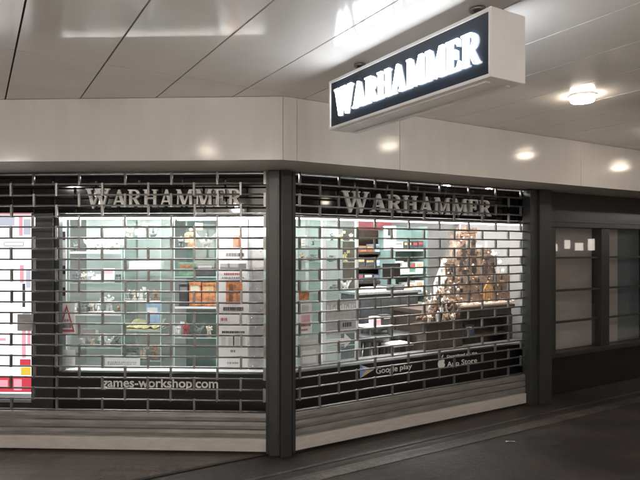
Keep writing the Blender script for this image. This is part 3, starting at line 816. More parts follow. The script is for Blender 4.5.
box_on(L, 189, 201, 282, zs3[2], D1, .12, 'orange_print', 'orange box on the third shelf, beside the dark narrow box', 'box', 'game_box', 'cream_box')
box_on(L, 202, 215, 283, zs3[2], D1, .12, 'orange_print', 'orange box on the third shelf, nearest the white poster', 'box', 'game_box', 'yellow_print')
box_on(L, 178, 194, 263, zs3[1], D1, .12, 'green_box', 'dark green box on the second shelf of the cabinet with orange boxes', 'box', 'game_box', 'brown_print')
box_on(L, 196, 214, 264, zs3[1], D1, .12, 'dark_box', 'dark wide box on the second shelf of the cabinet with orange boxes', 'box', 'game_box', 'ink_grey')
# terrain tile on a slope
xa, xb = ax(L, 126, D1 + .02), ax(L, 158, D1 + .02)
mb = MB(); n = 9
vs, fs = [], []
for i in range(n + 1):
    for j in range(5):
        vs.append(((xb - xa) * i / n, .24 * j / 4, .012 + .05 * j / 4 + random.uniform(0, .022)))
for i in range(n):
    for j in range(4): fs.append((i * 5 + j, i * 5 + j + 1, (i + 1) * 5 + j + 1, (i + 1) * 5 + j))
mb.add(vs, fs); mb.box(0, xb - xa, .0, .24, 0, .010)
tag(mb.build('terrain_tile', 'model_terrain', None, L, (xa, D1 + .02, zs2[3] + .0008)), 'yellowish sculpted terrain tile on the fourth shelf of the second cabinet', 'terrain')
# wall panel and cards right behind the glass, left of the first cabinet
jamb, w, h = board(L, 55.5, 216, 66, 371, 0.385, 'pale_grey', 'jamb_board', 'narrow grey board with dark squares between the dark door post and the leftmost cabinet', 'board', .012)
for v in (.10, .32, .46, .60):
    patch(jamb, w, h, .30, .95, v, v + .055, 'ink', 'dark_square')
card, w, h = board(L, 55, 252.5, 66.5, 258, 0.372, 'white_card', 'info_card', 'small blank white card on the narrow grey board by the door post', 'card', .003)
nt_, w, h = board(L, 56.5, 303, 75, 334, 0.365, 'white_card', 'warning_notice', 'white notice with a red warning triangle at the left window edge', 'notice', .003)
def tri_ring(o, w, h, cu, top, bot, half, tw, m):
    P = lambda u, v: (u * w, (1 - v) * h)
    out = [P(cu, top), P(cu + half, bot), P(cu - half, bot)]
    cx_ = sum(p[0] for p in out) / 3; cz_ = sum(p[1] for p in out) / 3
    inn = [(cx_ + (p[0] - cx_) * tw, cz_ + (p[1] - cz_) * tw) for p in out]
    mb = MB()
    for k in range(3):
        a, b = out[k], out[(k + 1) % 3]; c, d = inn[(k + 1) % 3], inn[k]
        mb.prism([a, b, c, d], -.0018, -.0002)
    return mb.build('triangle', m, o)
tri_ring(nt_, w, h, .55, .04, .93, .44, .74, 'red_print')
scribble(nt_, w, h, .42, .68, .52, .62, 'ink_grey'); scribble(nt_, w, h, .28, .84, .70, .84, 'ink')
patch(nt_, w, h, .0, .25, .95, .99, 'pink_print')
cd, w, h = board(L, 57, 350, 75, 368, 0.372, 'white_card', 'leaflet', 'white leaflet low in the left window, under the warning notice', 'leaflet', .003)
scribble(cd, w, h, .1, .9, .35, .75, 'pale_grey', 3)
cd, w, h = board(L, 78, 329, 95.5, 338, 0.372, 'grey_card', 'leaflet', 'small grey leaflet right of the warning notice', 'leaflet', .003)
cd, w, h = board(L, 105, 358, 140, 370, 0.400, 'pale_grey', 'leaflet', 'wide pale grey leaflet low in the middle of the left window', 'leaflet', .003)
scribble(cd, w, h, .08, .9, .3, .6, 'ink_grey', 2)
# the big white poster and the grey foam board at its right
po, w, h = board(L, 218.5, 216.5, 247.5, 371, 0.375, 'white_card', 'poster', 'tall white poster with orange pictures and small text at the right of the left window', 'poster', .004)
V = lambda y: (y - 216.5) / (371 - 216.5)
scribble(po, w, h, .18, .9, V(219.5), V(222.5), 'grey_card', 1, .9)
patch(po, w, h, .30, .72, V(227), V(235), 'yellow_print', 'picture'); patch(po, w, h, .28, .48, V(235.5), V(247), 'grey_card', 'picture')
patch(po, w, h, .5, .78, V(235.5), V(247), 'brown_print', 'picture')
scribble(po, w, h, .26, .88, V(253), V(257.5), 'ink', 1, 1.2)
patch(po, w, h, .06, .95, V(263.5), V(269), 'ink_grey', 'picture', .0019); scribble(po, w, h, .2, .8, V(273), V(275.5), 'red_print'); scribble(po, w, h, .12, .9, V(277), V(279), 'ink_grey')
patch(po, w, h, .26, .82, V(281), V(304), 'orange_print', 'picture'); patch(po, w, h, .36, .5, V(284), V(302), 'brown_print', 'picture', .0028)
scribble(po, w, h, .16, .86, V(307), V(312), 'ink', 1, 1.3)
scribble(po, w, h, .08, .3, V(318), V(322), 'red_print'); scribble(po, w, h, .12, .9, V(331), V(334), 'ink', 1, 1.3)
for u in (.1, .34, .58, .76): patch(po, w, h, u, u + .14, V(337), V(346), 'pale_grey', 'tag_print')
patch(po, w, h, .5, .545, V(336), V(347), 'ink', 'tag_print', .0028); scribble(po, w, h, .42, .58, V(350), V(353)); scribble(po, w, h, .3, .7, V(362), V(364.5), 'ink_grey')
fb, w, h = board(L, 249, 216.5, 266, 371, 0.395, 'grey_card', 'foam_board', 'narrow mottled grey board with white dots beside the tall white poster', 'board', .02)
mb = MB()
for k in range(16): mb.cyl((w * random.uniform(.15, .9), -.0022, h * (k + .5) / 16), (w * .5, -.0002, h * (k + .5) / 16), .001, seg=6) if False else mb.ball((w * random.uniform(.12, .9), -.002, h * (k + .5) / 16), .007, sub=1)
mb.build('dots', 'white_card', fb)
patch(fb, w, h, .86, .99, 0, 1, 'glass_edge', 'edge_strip')

# the bright poster lightbox in the entrance bay
xa, xb = ax(L, -60, .30), ax(L, 32.5, .30)
zt_, zb2 = az(L, 10, 213, .30), az(L, 10, 394, .30)
lb = thing('poster_lightbox', 'bright white lit poster box with red edges in the far left bay', 'lightbox', L, (xa, .30, zb2))
w, h = xb - xa, zt_ - zb2
U = lambda px: (ax(L, px, .30) - xa) / w
V2 = lambda py: (py - 213) / (394 - 213)
mb = MB(); mb.box(0, w, .004, .10, 0, h); mb.build('case', 'pale_grey', lb)
mb = MB(); mb.box(.006, w - .006, -.001, .0035, .006, h - .006); fc = mb.build('face_panel', 'panel_white', lb)
def lp(px0, py0, px1, py1, m, name='print', lift=.003):
    mb = MB(); mb.box(U(px0) * w, U(px1) * w, -lift, -.0012, (1 - V2(py1)) * h, (1 - V2(py0)) * h); mb.build(name, m, fc)
lp(-60, 213.2, 32, 215, 'panel_pink', 'red_band'); lp(19, 216, 23, 236, 'panel_pink', 'red_band'); lp(23.5, 219, 31, 235, 'panel_grey', 'picture')
lp(-40, 217, 15, 226, 'panel_grey', 'picture')
for (a, b, c, d) in ((4, 242, 24, 242.7), (4, 245.5, 24, 246.2), (4, 242.8, 4.6, 245.4), (23.4, 242.8, 24, 245.4)): lp(a, b, c, d, 'panel_dark', 'outline')
lp(20, 265, 24, 283, 'panel_pink', 'picture'); lp(22.5, 283.5, 25.5, 307, 'panel_dark', 'picture'); lp(26, 270, 31, 288, 'panel_grey', 'picture'); lp(23, 312, 30, 327, 'panel_grey', 'picture')
lp(22, 330, 26, 358, 'panel_pink', 'picture'); lp(27.5, 325, 31, 345, 'panel_pink', 'picture'); lp(20, 359, 31, 366, 'panel_red', 'picture'); lp(21, 367, 31, 375, 'panel_yellow', 'picture')
lp(-60, 376, 32, 392, 'panel_red', 'red_band'); lp(-30, 380, 8, 388, 'panel_pink', 'picture', .004); lp(14, 379, 22, 390, 'panel_pink', 'picture', .004)
lp(-40, 338, 6, 341, 'panel_pink', 'picture')

# ------------------------------------------------------------------ right window contents
D2 = .55
r1 = cabinet(R, 297, 323, D2, .34, .45, 1.96, (246, 262, 293), 'glass cabinet with pale posters next to the corner post', strips=(), top_light=True)
r2 = cabinet(R, 326, 357, D2, .34, .45, 1.96, (241, 262, 291, 346), 'glass cabinet holding a white bird figure in the right window', strips=(), top_light=True)
fill(r1, R, 0, 'on the post side cabinet top shelf, {} from left', [(303, .09, 3, 'model_bone', 'pale'), (313, .08, 0, 'model_grey', 'grey')], D2 + .12)
fill(r1, R, 1, 'on the post side cabinet second shelf, {} from left', [(302, .08, 0, 'model_tan', 'tan'), (312, .09, 2, 'model_grey', 'grey')], D2 + .12)
fill(r2, R, 0, 'on the top shelf of the bird cabinet, {} from left', [(332, .08, 0, 'model_grey', 'grey'), (341, .09, 3, 'model_terrain', 'yellowish'), (351, .08, 0, 'model_bone', 'pale')], D2 + .12)
fill(r2, R, 1, 'on the second shelf of the bird cabinet, {} from left', [(331, .08, 2, 'model_grey', 'grey'), (345, .10, 3, 'model_terrain', 'yellowish')], D2 + .12)
fill(r2, R, 2, 'on the third shelf of the bird cabinet, {} from left', [(346, .12, 1, 'model_white', 'white'), (334, .07, 2, 'model_grey', 'dark grey')], D2 + .12)
# pale posts
for px0, px1, m, lb_ in ((322.5, 326, 'white_card', 'slim white upright between the two cabinets of the right window'), (356.5, 358.5, 'white_card', 'slim white upright at the right end of the bird cabinet')):
    mb = MB(); xa, xb = ax(R, px0, D2 - .03), ax(R, px1, D2 - .03)
    mb.box(0, xb - xa, 0, .03, 0, 1.92 - .03); mb.box(-.008, xb - xa + .008, -.008, .038, 0, .006)
    tag(mb.build('display_upright', m, None, R, (xa, D2 - .03, .031)), lb_, 'upright')
b_, w, h = board(R, 299, 291, 309, 300, .40, 'orange_print', 'info_card', 'small orange card above the pink and white poster by the corner post', 'card', .004)
b_, w, h = board(R, 297.5, 303, 312, 334, .40, 'white_card', 'poster', 'white poster with pink print low beside the corner post', 'poster', .004)
patch(b_, w, h, .3, .75, .05, .32, 'pale_grey', 'picture'); patch(b_, w, h, .25, .85, .38, .62, 'pink_print', 'picture'); scribble(b_, w, h, .2, .9, .68, .78, 'red_print'); scribble(b_, w, h, .2, .7, .84, .9, 'red_print')
b_, w, h = board(R, 326, 301, 356, 334, .42, 'grey_card', 'shelf_sign', 'grey hanging board with a row of small white marks in the right window', 'sign', .006)
mb = MB(); u = .04
while u < .94:
    du = random.uniform(.03, .055); hh_ = random.choice((.12, .17, .2)); mb.box(u * w, (u + du) * w, -.002, -.0002, .70 * h, (.70 + hh_) * h); u += du + .03
mb.build('white_marks', 'white_card', b_)
scribble(b_, w, h, .55, .85, .66, .84, 'ink'); 
b_, w, h = board(R, 299, 337, 319, 366, .44, 'pale_grey', 'poster', 'pale grey poster under the pink and white one', 'poster', .004)
scribble(b_, w, h, .15, .85, .12, .2, 'white_card'); patch(b_, w, h, .15, .85, .45, .9, 'white_card', 'picture')
# white arrow-shaped card
xa, z_ = at(R, 326, 346, .42); xb = ax(R, 352, .42)
mb = MB(); ww = xb - xa
mb.prism([(0, 0), (ww * .72, 0), (ww * .72, -.035), (ww, .03), (ww * .72, .10), (ww * .72, .055), (0, .055)], 0, .006)
tag(mb.build('arrow_card', 'white_card', None, R, (xa, .42, z_)), 'white arrow card pointing right, low in the right window', 'card')

# --- deeper in the shop: shelving against the back
def rack(F, px0, px1, py0, py1, d, dep, shelf_py, m, label, edge=None):
    pm = (px0 + px1) / 2; xa, xb = ax(F, px0, d), ax(F, px1, d); zt = az(F, pm, py0, d)
    o = thing('shelf_rack', label, 'shelf rack', F, (xa, d, .03)); w = xb - xa; H = zt - .03
    mb = MB(); mb.box(0, w, dep - .02, dep, .0, H); mb.build('back_panel', m, o)
    for x0 in (0, w - .025):
        mb = MB(); mb.box(x0, x0 + .025, 0, dep - .021, 0, H); mb.build('side_panel', m, o)
    zs = []
    for py in shelf_py:
        z = az(F, pm, py, d) - .03; zs.append(z + .03)
        mb = MB(); mb.box(.026, w - .026, 0, dep - .021, z - .03, z); mb.build('shelf', edge or m, o)
    return o, xa, w, zs
k1 = rack(R, 357, 393, 229, 0, 2.3, .35, (252, 266, 281, 296, 312), 'dark_wood', 'dark shelf rack of blue and dark boxes at the back of the shop')
k2 = rack(R, 394, 428, 226, 0, 2.0, .35, (249, 272, 292, 312), 'teal_mid', 'pale teal shelf rack of white boxes behind the model fortress', 'glass_edge')
cols = ['blue_box', 'dark_box', 'green_box', 'blue_pale', 'cream_box', 'brown_print', 'blue_box']
cn = {'blue_box': 'dark blue', 'dark_box': 'black', 'green_box': 'dark green', 'blue_pale': 'pale blue', 'cream_box': 'cream', 'brown_print': 'brown', 'white_card': 'white', 'orange_print': 'orange', 'pale_grey': 'pale grey'}
ROWN = ['top', 'second', 'third', 'fourth', 'fifth']
def stock(k, px0, px1, d, palette, hrange, where, n):
    o, xa, w, zs = k
    for r, z in enumerate(zs):
        u = .05; i = 0
        while u < .90 and i < n:
            du = min(random.uniform(.15, .28), .95 - u)
            hb = random.uniform(*hrange)
            m = random.choice(palette)
            mb = MB(); mb.box(0, du * w - .008, 0, .2, 0, hb, bev=.002)
            b = mb.build('game_box', m, None, R, (xa + u * w, d + .02, z + .0008))
            tag(b, f'{cn[m]} box on the {ROWN[r]} shelf of the {where}, {NTH[i]} from left', 'box')
            mb = MB(); mb.box(.1 * du * w, .8 * du * w, -.0015, -.0002, .55 * hb, .85 * hb); mb.build('title_panel', random.choice(['white_card', 'ink_grey', 'yellow_print', 'red_print']), b)
            u += du; i += 1
stock(k1, 357, 393, 2.3, ['blue_box', 'dark_box', 'green_box', 'blue_box', 'brown_print', 'blue_pale'], (.08, .11), 'dark rack', 4)
stock(k2, 394, 428, 2.0, ['white_card', 'pale_grey', 'cream_box', 'white_card', 'green_box', 'dark_box'], (.09, .15), 'teal rack', 4)
bn, w, h = board(R, 357.5, 221, 392, 230, 2.25, 'dark_red', 'banner', 'long dark red banner over the dark shelf rack', 'banner', .02)
bn, w, h = board(R, 432, 216.5, 466, 224, 1.9, 'red_print', 'banner', 'short bright red banner behind the top of the model fortress', 'banner', .02)
po2, w, h = board(R, 384, 226, 396, 250, 1.9, 'white_card', 'poster', 'white hanging poster with a dark figure between the two shelf racks', 'poster', .006)
patch(po2, w, h, .3, .7, .15, .4, 'ink', 'picture'); patch(po2, w, h, .2, .8, .42, .9, 'grey_card', 'picture')
# counter with papers and stools
xa, xb = ax(R, 359, 1.35), ax(R, 418, 1.35); zc = az(R, 390, 291, 1.35)
ct = thing('counter', 'dark shop counter covered in white papers in the middle of the right window', 'counter', R, (xa, 1.35, .03))
mb = MB(); mb.box(-.03, xb - xa + .03, -.03, .42, zc - .06, zc - .03, bev=.004); mb.build('worktop', 'model_grey', ct)
mb = MB(); mb.box(0, xb - xa, 0, .38, 0, zc - .061); mb.build('body', 'dark_box', ct)
for i in range(3):
    mb = MB(); u = (xb - xa) * (i + .06) / 3; mb.box(u, u + (xb - xa) * .27, -.012, -.0005, .08, zc - .12); mb.build('door', 'dark_box', ct)
for i, (px, dd, ww, m, l) in enumerate(((368, 1.40, .16, 'white_card', 'small stack of white papers at the left end of the dark counter'), (381, 1.45, .20, 'white_card', 'wide stack of white papers left of the dark till on the counter'), (404, 1.40, .14, 'cream_box', 'cream leaflet pile on the counter right of the till'))):
    mb = MB()
    for j in range(5):
        o_ = random.uniform(-.01, .01); mb.box(o_, ww + o_, o_, .15 + o_, j * .009, j * .009 + .008)
    tag(mb.build('paper_stack', m, None, R, (ax(R, px, dd), dd, zc + .0008)), l, 'papers')
till = thing('till', 'dark till with a tilted screen on the counter', 'till', R, (ax(R, 392, 1.5), 1.5, zc + .001))
mb = MB(); mb.box(-.12, .12, -.1, .15, 0, .06, bev=.006); mb.build('base', 'dark_box', till)
mb = MB(); mb.box(-.02, .02, .04, .07, .0605, .17); mb.build('neck', 'dark_frame', till)
mb = MB(); mb.prism([(-.13, .13), (.13, .13), (.13, .32), (-.13, .32)], .0, .02); mb.build('screen', 'gloss_black', till)
def stool(px, d, label):
    o = thing('stool', label, 'stool', R, (ax(R, px, d), d, .03))
    mb = MB(); mb.cyl((0, 0, .62), (0, 0, .68), .17, .16, seg=20); mb.build('seat', 'dark_box', o)
    for k in range(4):
        a = PI / 4 + k * PI / 2
        mb = MB(); mb.cyl((.19 * math.cos(a), .19 * math.sin(a), 0), (.10 * math.cos(a), .10 * math.sin(a), .62), .013, seg=8); mb.build('leg', 'steel', o)
    mb = MB(); pts = [(.165 * math.cos(PI / 4 + k * PI / 2), .165 * math.sin(PI / 4 + k * PI / 2), .22) for k in range(4)]
    for k in range(4): mb.cyl(pts[k], pts[(k + 1) % 4], .008, seg=6)
    mb.build('stretcher', 'steel', o)
    return o
stool(374, .95, 'dark round stool in front of the left half of the counter')
stool(396, 1.0, 'dark round stool in front of the right half of the counter')
# low white-topped side table near the glass
def small_table(px, d, top_py, w, dp, label, name='side_table', m='white_card'):
    x, z = at(R, px, top_py, d)
    o = thing(name, label, 'table', R, (x, d, .03)); zt = z - .03
    mb = MB(); mb.box(-w / 2, w / 2, 0, dp, zt - .025, zt, bev=.003); mb.build('tabletop', m, o)
    for sx in (-1, 1):
        for y in (.03, dp - .03):
            mb = MB(); mb.box(sx * (w / 2 - .03) - .015, sx * (w / 2 - .03) + .015, y - .015, y + .015, 0, zt - .026); mb.build('leg', 'steel', o)
    return o, z
small_table(404, .62, 344, .26, .22, 'small white side table near the glass beneath the counter')
b1, zt1 = small_table(382, .9, 326, .30, .25, 'white side table with boxes before the counter')
box_on(R, 374, 381, 317, zt1, .93, .1, 'pink_print', 'small pink box on the white side table', 'box', 'game_box', 'white_card')
box_on(R, 383, 391, 315, zt1, .93, .1, 'dark_box', 'small black box on the white side table', 'box', 'game_box', 'white_card')

# --- gaming table with the model fortress
DT = .62
tz = az(R, 485, 306, DT)
xa, xb = ax(R, 424, DT), ax(R, 515, DT)
gt = thing('gaming_table', 'dark wooden display table carrying the model fortress', 'table', R, (xa, DT, .03))
TW, TD, TH = xb - xa, .62, tz - .03
mb = MB(); mb.box(0, TW, 0, TD, TH - .05, TH, bev=.004); mb.build('tabletop', 'dark_wood', gt)
mb = MB(); mb.box(.03, TW - .03, .03, TD - .03, TH - .12, TH - .051); mb.build('apron', 'dark_wood', gt)
for x in (.05, TW - .05):
    for y in (.06, TD - .06):
        mb = MB(); mb.box(x - .035, x + .035, y - .035, y + .035, 0, TH - .121, bev=.004); mb.build('leg', 'dark_wood', gt)
for f in (.33, .62):
    mb = MB(); mb.box(.086, TW - .086, .05, TD - .05, TH * f, TH * f + .03); mb.build('shelf', 'mid_wood', gt)
for x in (.03, TW - .055):
    mb = MB(); mb.box(x, x + .025, .1, TD - .1, .05, TH - .121); mb.build('side_panel', 'dark_wood', gt)
mb = MB(); mb.box(.086, TW - .086, TD - .045, TD - .03, .05, TH - .13); mb.build('back_panel', 'dark_wood', gt)
# boxes stored beneath
for r, f in enumerate((.33, .62)):
    u = .12
    for i in range(5):
        m = random.choice(['dark_box', 'brown_print', 'dark_box', 'green_box', 'blue_box']); wbx = random.uniform(.10, .17)
        if u + wbx > TW - .1: break
        hb = random.uniform(.07, .12)
        mb = MB(); mb.box(0, wbx - .006, 0, .2, 0, hb, bev=.002)
        o = mb.build('game_box', m, None, R, (xa + u, DT + .10, .03 + TH * f + .0308))
        tag(o, f'{cn[m]} box on the {"lower" if r == 0 else "upper"} shelf under the fortress table, {NTH[i]} from left', 'box')
        mb = MB(); mb.box(.015, wbx * .7, -.0015, -.0002, hb * .5, hb * .8); mb.build('title_panel', random.choice(['white_card', 'ink_grey']), o)
        u += wbx
# board under the fortress
DB = DT + .05
bx0, bx1 = ax(R, 463, DB), ax(R, 513, DB)
mb = MB(); mb.box(0, bx1 - bx0, 0, .48, 0, .022, bev=.003)
tag(mb.build('base_board', 'model_bone', None, R, (bx0, DB, tz + .0008)), 'pale board between the model fortress and the dark table', 'board')
fz = tz + .0235
# fortress
FD = DB + .10
fx = lambda px, d=FD: ax(R, px, d)
fh = lambda px, py, d=FD: az(R, px, py, d) - fz
fo = thing('model_fortress', 'tan stone model fortress with towers and gold gate on the display table', 'model building', R, (fx(447), FD, fz))
X = lambda px: fx(px) - fx(447)
def tower(px0, px1, py, y0, dep, roof=None, name='tower', m='model_stone'):
    a, b = X(px0), X(px1); H = fh((px0 + px1) / 2, py); c = (a + b) / 2; r = (b - a) / 2
    mb = MB()
    mb.box(a, b, y0, y0 + dep, 0, H, bev=.004)
    mb.box(a - .008, b + .008, y0 - .008, y0 + dep + .008, H * .985 - .02, H * .985 - .004)
    n = 4; cw = (b - a + .012) / (2 * n - 1)
    for k in range(n):                                     # battlements
        xk = a - .006 + 2 * k * cw
        mb.box(xk, xk + cw, y0 - .006, y0 + .012, H + .0005, H + .028); mb.box(xk, xk + cw, y0 + dep - .012, y0 + dep + .006, H + .0005, H + .028)
    for k in range(3):                                     # slit openings and buttress
        mb.box(c - .012, c + .012, y0 - .006, y0 - .0005, H * (.25 + .22 * k), H * (.25 + .22 * k) + .05)
    mb.box(a - .012, a + .014, y0 - .014, y0 + .02, 0, H * .6)
    for k in range(5):                                     # string courses and jutting stones
        zk = H * (.16 + .17 * k); mb.box(a - .006, b + .006, y0 - .010, y0 - .0006, zk, zk + .012)
    for k in range(26):
        u = random.uniform(0, .9); mb.box(a + (b - a) * u, a + (b - a) * (u + random.uniform(.08, .2)), y0 - random.uniform(.004, .020), y0 - .0004, H * random.uniform(.05, .9), H * random.uniform(.05, .9) * 0 + H * random.uniform(.05, .9)) if False else mb.box(a + (b - a) * u, a + (b - a) * u + random.uniform(.008, .022), y0 - random.uniform(.006, .022), y0 - .0004, H * (.04 + .034 * k), H * (.04 + .034 * k) + random.uniform(.012, .03))
    t = mb.build(name, m, fo)
    ob = MB()
    for k in range(6):                                     # arched openings
        zk = H * (.16 + .13 * k); wv = (b - a) * random.uniform(.12, .22); cx_ = c + (b - a) * random.uniform(-.22, .22); hv = H * .085
        ob.prism([(cx_ - wv, zk), (cx_ + wv, zk), (cx_ + wv, zk + hv * .6), (cx_, zk + hv), (cx_ - wv, zk + hv * .6)], y0 - .0265, y0 - .0235)
    ob.build('openings', 'ink', t)
    eb = MB()
    for k in range(11):
        eb.ball((random.uniform(a, b), y0 - .012, H * random.uniform(.15, .98)), random.uniform(.006, .016), sub=1, jit=.4)
    eb.build('ornament', 'model_bone', t)
    if roof:
        rb = MB(); rb.cyl((c, y0 + dep / 2, H + .001), (c, y0 + dep / 2, H + roof), r * .95, .004, seg=8, smooth=False)
        rb.cyl((c, y0 + dep / 2, H + roof - .01), (c, y0 + dep / 2, H + roof + .05), .004, seg=6)
        rb.build('roof', 'model_dark', t)
    return t
tower(459, 470, 236, .04, .12, .06); tower(470.5, 481, 230, .08, .14, .05); tower(482, 492, 250, .02, .13); tower(493, 499, 258, .06, .10, .05); tower(449, 458, 262, .06, .12, .05)
mb = MB(); a, b = X(449), X(510)
hh = fh(480, 276); mb.box(a, b, .0, .05, 0, hh, bev=.003)
n = 15
for k in range(n): mb.box(a + (b - a) * k / n, a + (b - a) * (k + .55) / n, .002, .02, hh + .0005, hh + .022)
for k in range(12):
    u = random.uniform(.02, .95); v = random.uniform(.05, .8); mb.box(a + (b - a) * u, a + (b - a) * u + random.uniform(.012, .03), -.008, .0005, hh * v, hh * v + random.uniform(.01, .02))
mb.build('curtain_wall', 'model_stone', fo)
mb = MB()
for k in range(7):
    u = .06 + .13 * k
    if abs(a + (b - a) * u - (X(483) + X(492)) / 2) < .05: continue
    zk = hh * random.uniform(.2, .5); wv = .016
    for dz in (0, .12): mb.prism([(a + (b - a) * u - wv, zk + dz), (a + (b - a) * u + wv, zk + dz), (a + (b - a) * u + wv, zk + dz + .04), (a + (b - a) * u, zk + dz + .07), (a + (b - a) * u - wv, zk + dz + .04)], -.0135, -.0105)
mb.build('openings', 'ink', fo)
mb = MB()
for k in range(34):
    u = random.random(); mb.ball((a + (b - a) * u, -.014, hh * random.random()), random.uniform(.007, .018), sub=1, jit=.35)
mb.build('ornament', 'model_tan', fo)
# gate with pointed arch
gx = (X(483) + X(492)) / 2; gh = hh * .82; gw = X(492) - X(483)
mb = MB(); mb.prism([(gx - gw / 2, 0), (gx + gw / 2, 0), (gx + gw / 2, gh * .6), (gx, gh), (gx - gw / 2, gh * .6)], -.022, -.001); gate = mb.build('gate', 'gate_gold', fo)
mb = MB()
for k in range(4): mb.box(gx - gw / 2 + gw * (k + .4) / 4, gx - gw / 2 + gw * (k + .6) / 4, -.026, -.0225, .004, gh * .6)
mb.build('bars', 'model_dark', gate)
# flying buttress wings either side
for side, px0, px1, py in ((-1, 439, 449, 258), (1, 498, 511, 250)):
    a, b = X(px0), X(px1); H = fh((px0 + px1) / 2, py)
    pts = [(a, 0), (b, 0), (b, H), (a, H * .45)] if side < 0 else [(a, 0), (b, 0), (b, H * .35), (a + (b - a) * .5, H * .55), (a, H)]
    mb = MB(); mb.prism(pts, .06, .09)
    for k in range(4):
        u = (k + .5) / 4; zz_ = H * (.45 + .55 * u if side < 0 else 1 - .65 * u)
        mb.ball((a + (b - a) * u, .05, zz_), .03, sub=1, jit=.25); mb.ball((a + (b - a) * u, .045, zz_ * .6), .028, sub=1, jit=.25)
    mb.build('buttress', 'model_white', fo)
# banner pole
mb = MB(); px_ = X(461); mb.cyl((px_, .03, fh(461, 240)), (px_ + .03, .03, fh(463, 218)), .004, seg=6); mb.build('pole', 'model_bone', fo)
# banners of detail: rubble heap at the foot
rb = MB()
for k in range(60):
    u = random.random(); rb.ball((X(447) + (X(512) - X(447)) * u, random.uniform(-.09, -.01), random.uniform(.004, .02)), random.uniform(.010, .024), sub=1, jit=.3)
rb.build('rubble', 'model_bone', fo)
# the darker ruined terrain in front-left, with gnarled trunks
RD = .50
rx = ax(R, 423, RD); rz0 = az(R, 435, 322, RD)
ru = thing('ruined_terrain', 'dark brown ruined terrain with twisted stems in front of the model fortress', 'terrain', R, (rx, RD, rz0))
RWd = ax(R, 459, RD) - rx
mb = MB(); mb.box(-.02, RWd + .02, -.06, .11, -.02, .0, bev=.003); mb.build('plinth', 'dark_wood', ru)
mb = MB()
for k in range(46):
    u = random.random(); hgt_ = .32 * math.exp(-((u - .55) / .35) ** 2) * random.random()
    mb.ball((u * RWd, random.uniform(-.03, .09), .015 + hgt_), random.uniform(.018, .045), sub=1, jit=.35)
mb.build('rocks', 'model_dark', ru)
for k in range(9):
    u = .1 + .1 * k; p = Vector((u * RWd, random.uniform(-.03, .06), .02)); mb = MB(); r = .014
    hk = random.uniform(.22, .42)
    for s_ in range(5):
        q_ = p + Vector((random.uniform(-.035, .035), random.uniform(-.01, .01), hk / 5)); mb.cyl(p, q_, r, r * .8, seg=6); p = q_; r *= .8
        if s_ > 1: mb.cyl(p, p + Vector((random.uniform(-.06, .06), random.uniform(-.02, .02), .04)), r, r * .4, seg=5)
    mb.build('stem', random.choice(['model_tan', 'model_dark', 'model_bone']), ru)
mb = MB()
for k in range(26):
    u = random.random(); mb.ball((u * RWd, random.uniform(-.05, .06), .16 + .24 * random.random()), random.uniform(.010, .022), sub=1, jit=.3)
mb.build('skulls', 'model_bone', ru)
# stand that carries it
st = thing('display_plinth', 'dark plinth carrying the ruined terrain close to the glass', 'plinth', R, (rx, RD, .03))
mb = MB(); mb.box(0, RWd, -.05, .10, 0, rz0 - .052); mb.build('body', 'dark_wood', st)
mb = MB(); mb.box(-.02, RWd + .02, -.06, .11, rz0 - .0515, rz0 - .0515 + .001 + .0 if False else rz0 - .051); mb.build('cap', 'dark_box', st)
for i, (px, k_, h_, m_, c_) in enumerate(((429, 0, .11, 'model_bone', 'pale'), (438, 3, .14, 'model_white', 'white'), (445, 0, .10, 'model_tan', 'tan'), (453, 1, .13, 'model_bone', 'pale'))):
    put_figure(R, ax(R, px, .455), .455, rz0, h_, k_, m_, c_, f'at the front edge of the ruined terrain, {NTH[i]} from left')
# warm spotlights over the fortress
for i, (px, lab) in enumerate(((446, 'small warm spotlight under the shop ceiling, left of two above the fortress'), (488, 'small warm spotlight under the shop ceiling, right of two above the fortress'))):
    so = thing('spotlight', lab, 'spotlight', R, (ax(R, px, .42), .42, 2.5), None)
    mb = MB(); mb.cyl((0, 0, -.10), (0, 0, -.001), .012, seg=8); mb.build('stem', 'dark_frame', so)
    mb = MB(); mb.cyl((0, 0, -.20), (0, 0, -.10), .05, .035, seg=16); hd = mb.build('head', 'dark_frame', so)
    mb = MB(); mb.cyl((0, 0, -.206), (0, 0, -.2005), .044, seg=16); mb.build('lens', 'spot_glow', hd)

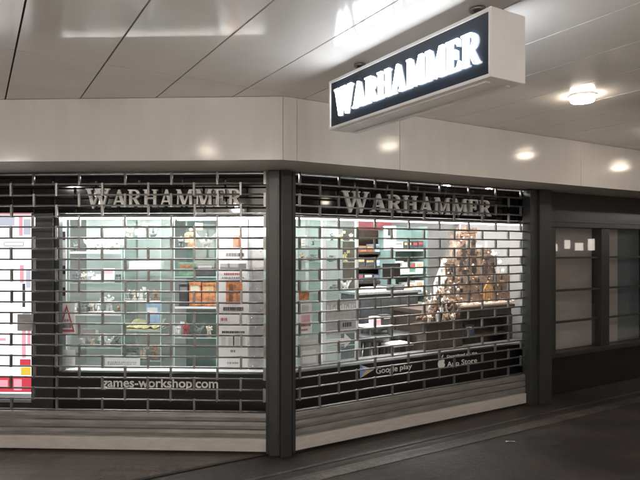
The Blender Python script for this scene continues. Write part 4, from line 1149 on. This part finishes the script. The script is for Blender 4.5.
# ------------------------------------------------------------------ unseen shops: one read from a reflection, one added for fill light
emit('street_window', (1.0, 0.90, 0.78), 0.9)
def far_shop(x, y, rz, label, n=3):
    o = thing('street_shopfront', label, 'shop front', W, (x, y, 0), None, rz)
    W2 = n * 2.4 + .4
    mb = MB(); mb.box(-W2 / 2, W2 / 2, .1, 4, 2.7, 7.0); mb.box(-W2 / 2, W2 / 2, .1, 4, .001, .6); mb.box(-W2 / 2, W2 / 2, .6, 4, .601, 2.699); mb.build('wall', 'dark_pilaster', o)
    for k in range(n):
        x0 = -W2 / 2 + .4 + 2.4 * k
        mb = MB(); mb.box(x0 - .4, x0 - .002, .1, .599, .601, 2.699); mb.build('pier', 'dark_frame', o)
        mb = MB(); mb.box(x0, x0 + 1.998, .10, .16, .62, .68); mb.box(x0, x0 + 1.998, .10, .16, 2.62, 2.68); mb.box(x0, x0 + .06, .101, .159, .6805, 2.6195); mb.box(x0 + 1.938, x0 + 1.998, .101, .159, .6805, 2.6195); mb.box(x0 + .97, x0 + 1.03, .101, .159, .6805, 2.6195)
        fr = mb.build('window', 'dark_frame', o)
        if n == 2:
            for q in range(5):
                u = x0 + .1 + .36 * q; zq = random.uniform(1.5, 1.62); hq = random.uniform(.18, .36)
                mb = MB(); mb.box(u, u + random.uniform(.16, .3), .30, .34, zq, zq + hq); mb.build('lit_display', 'street_window', fr)
            continue
        mb = MB(); mb.box(x0 + .061, x0 + 1.937, .30, .34, .7, 2.6); mb.build('fill_panel', 'street_window', fr)  # glowing panel added to throw light from behind the camera
    return o
far_shop(-1.0, -13.0, PI, 'lit shop front across the street behind the camera, added for fill light', 5)
far_shop(14.5, 4.2, -PI / 2, 'lit shop front along the street to the right, seen only in reflections', 2)

# ------------------------------------------------------------------ sky, sun, view
wd = bpy.data.worlds.new('World'); scene.world = wd; wd.use_nodes = True
nt = wd.node_tree; bg = nt.nodes['Background']
sky = nt.nodes.new('ShaderNodeTexSky'); sky.sky_type = 'NISHITA'; sky.sun_disc = False
sky.sun_elevation = rad(-4); sky.sun_rotation = rad(160)
nt.links.new(sky.outputs['Color'], bg.inputs['Color']); bg.inputs['Strength'].default_value = 0.05
sun = bpy.data.lights.new('Sun', 'SUN'); sun.energy = 0.01; sun.angle = rad(10); sun.color = (1, .9, .8)
so = bpy.data.objects.new('Sun', sun); COL.objects.link(so); so.rotation_euler = (rad(50), 0, rad(-20))
vs = scene.view_settings
vs.view_transform = 'Standard'; vs.look = 'None'; vs.gamma = 1; vs.use_curve_mapping = False; vs.exposure = 2.7
scene.cycles.max_bounces = 10; scene.cycles.transparent_max_bounces = 24
scene.cycles.use_denoising = True
scene.cycles.sample_clamp_indirect = 6.0
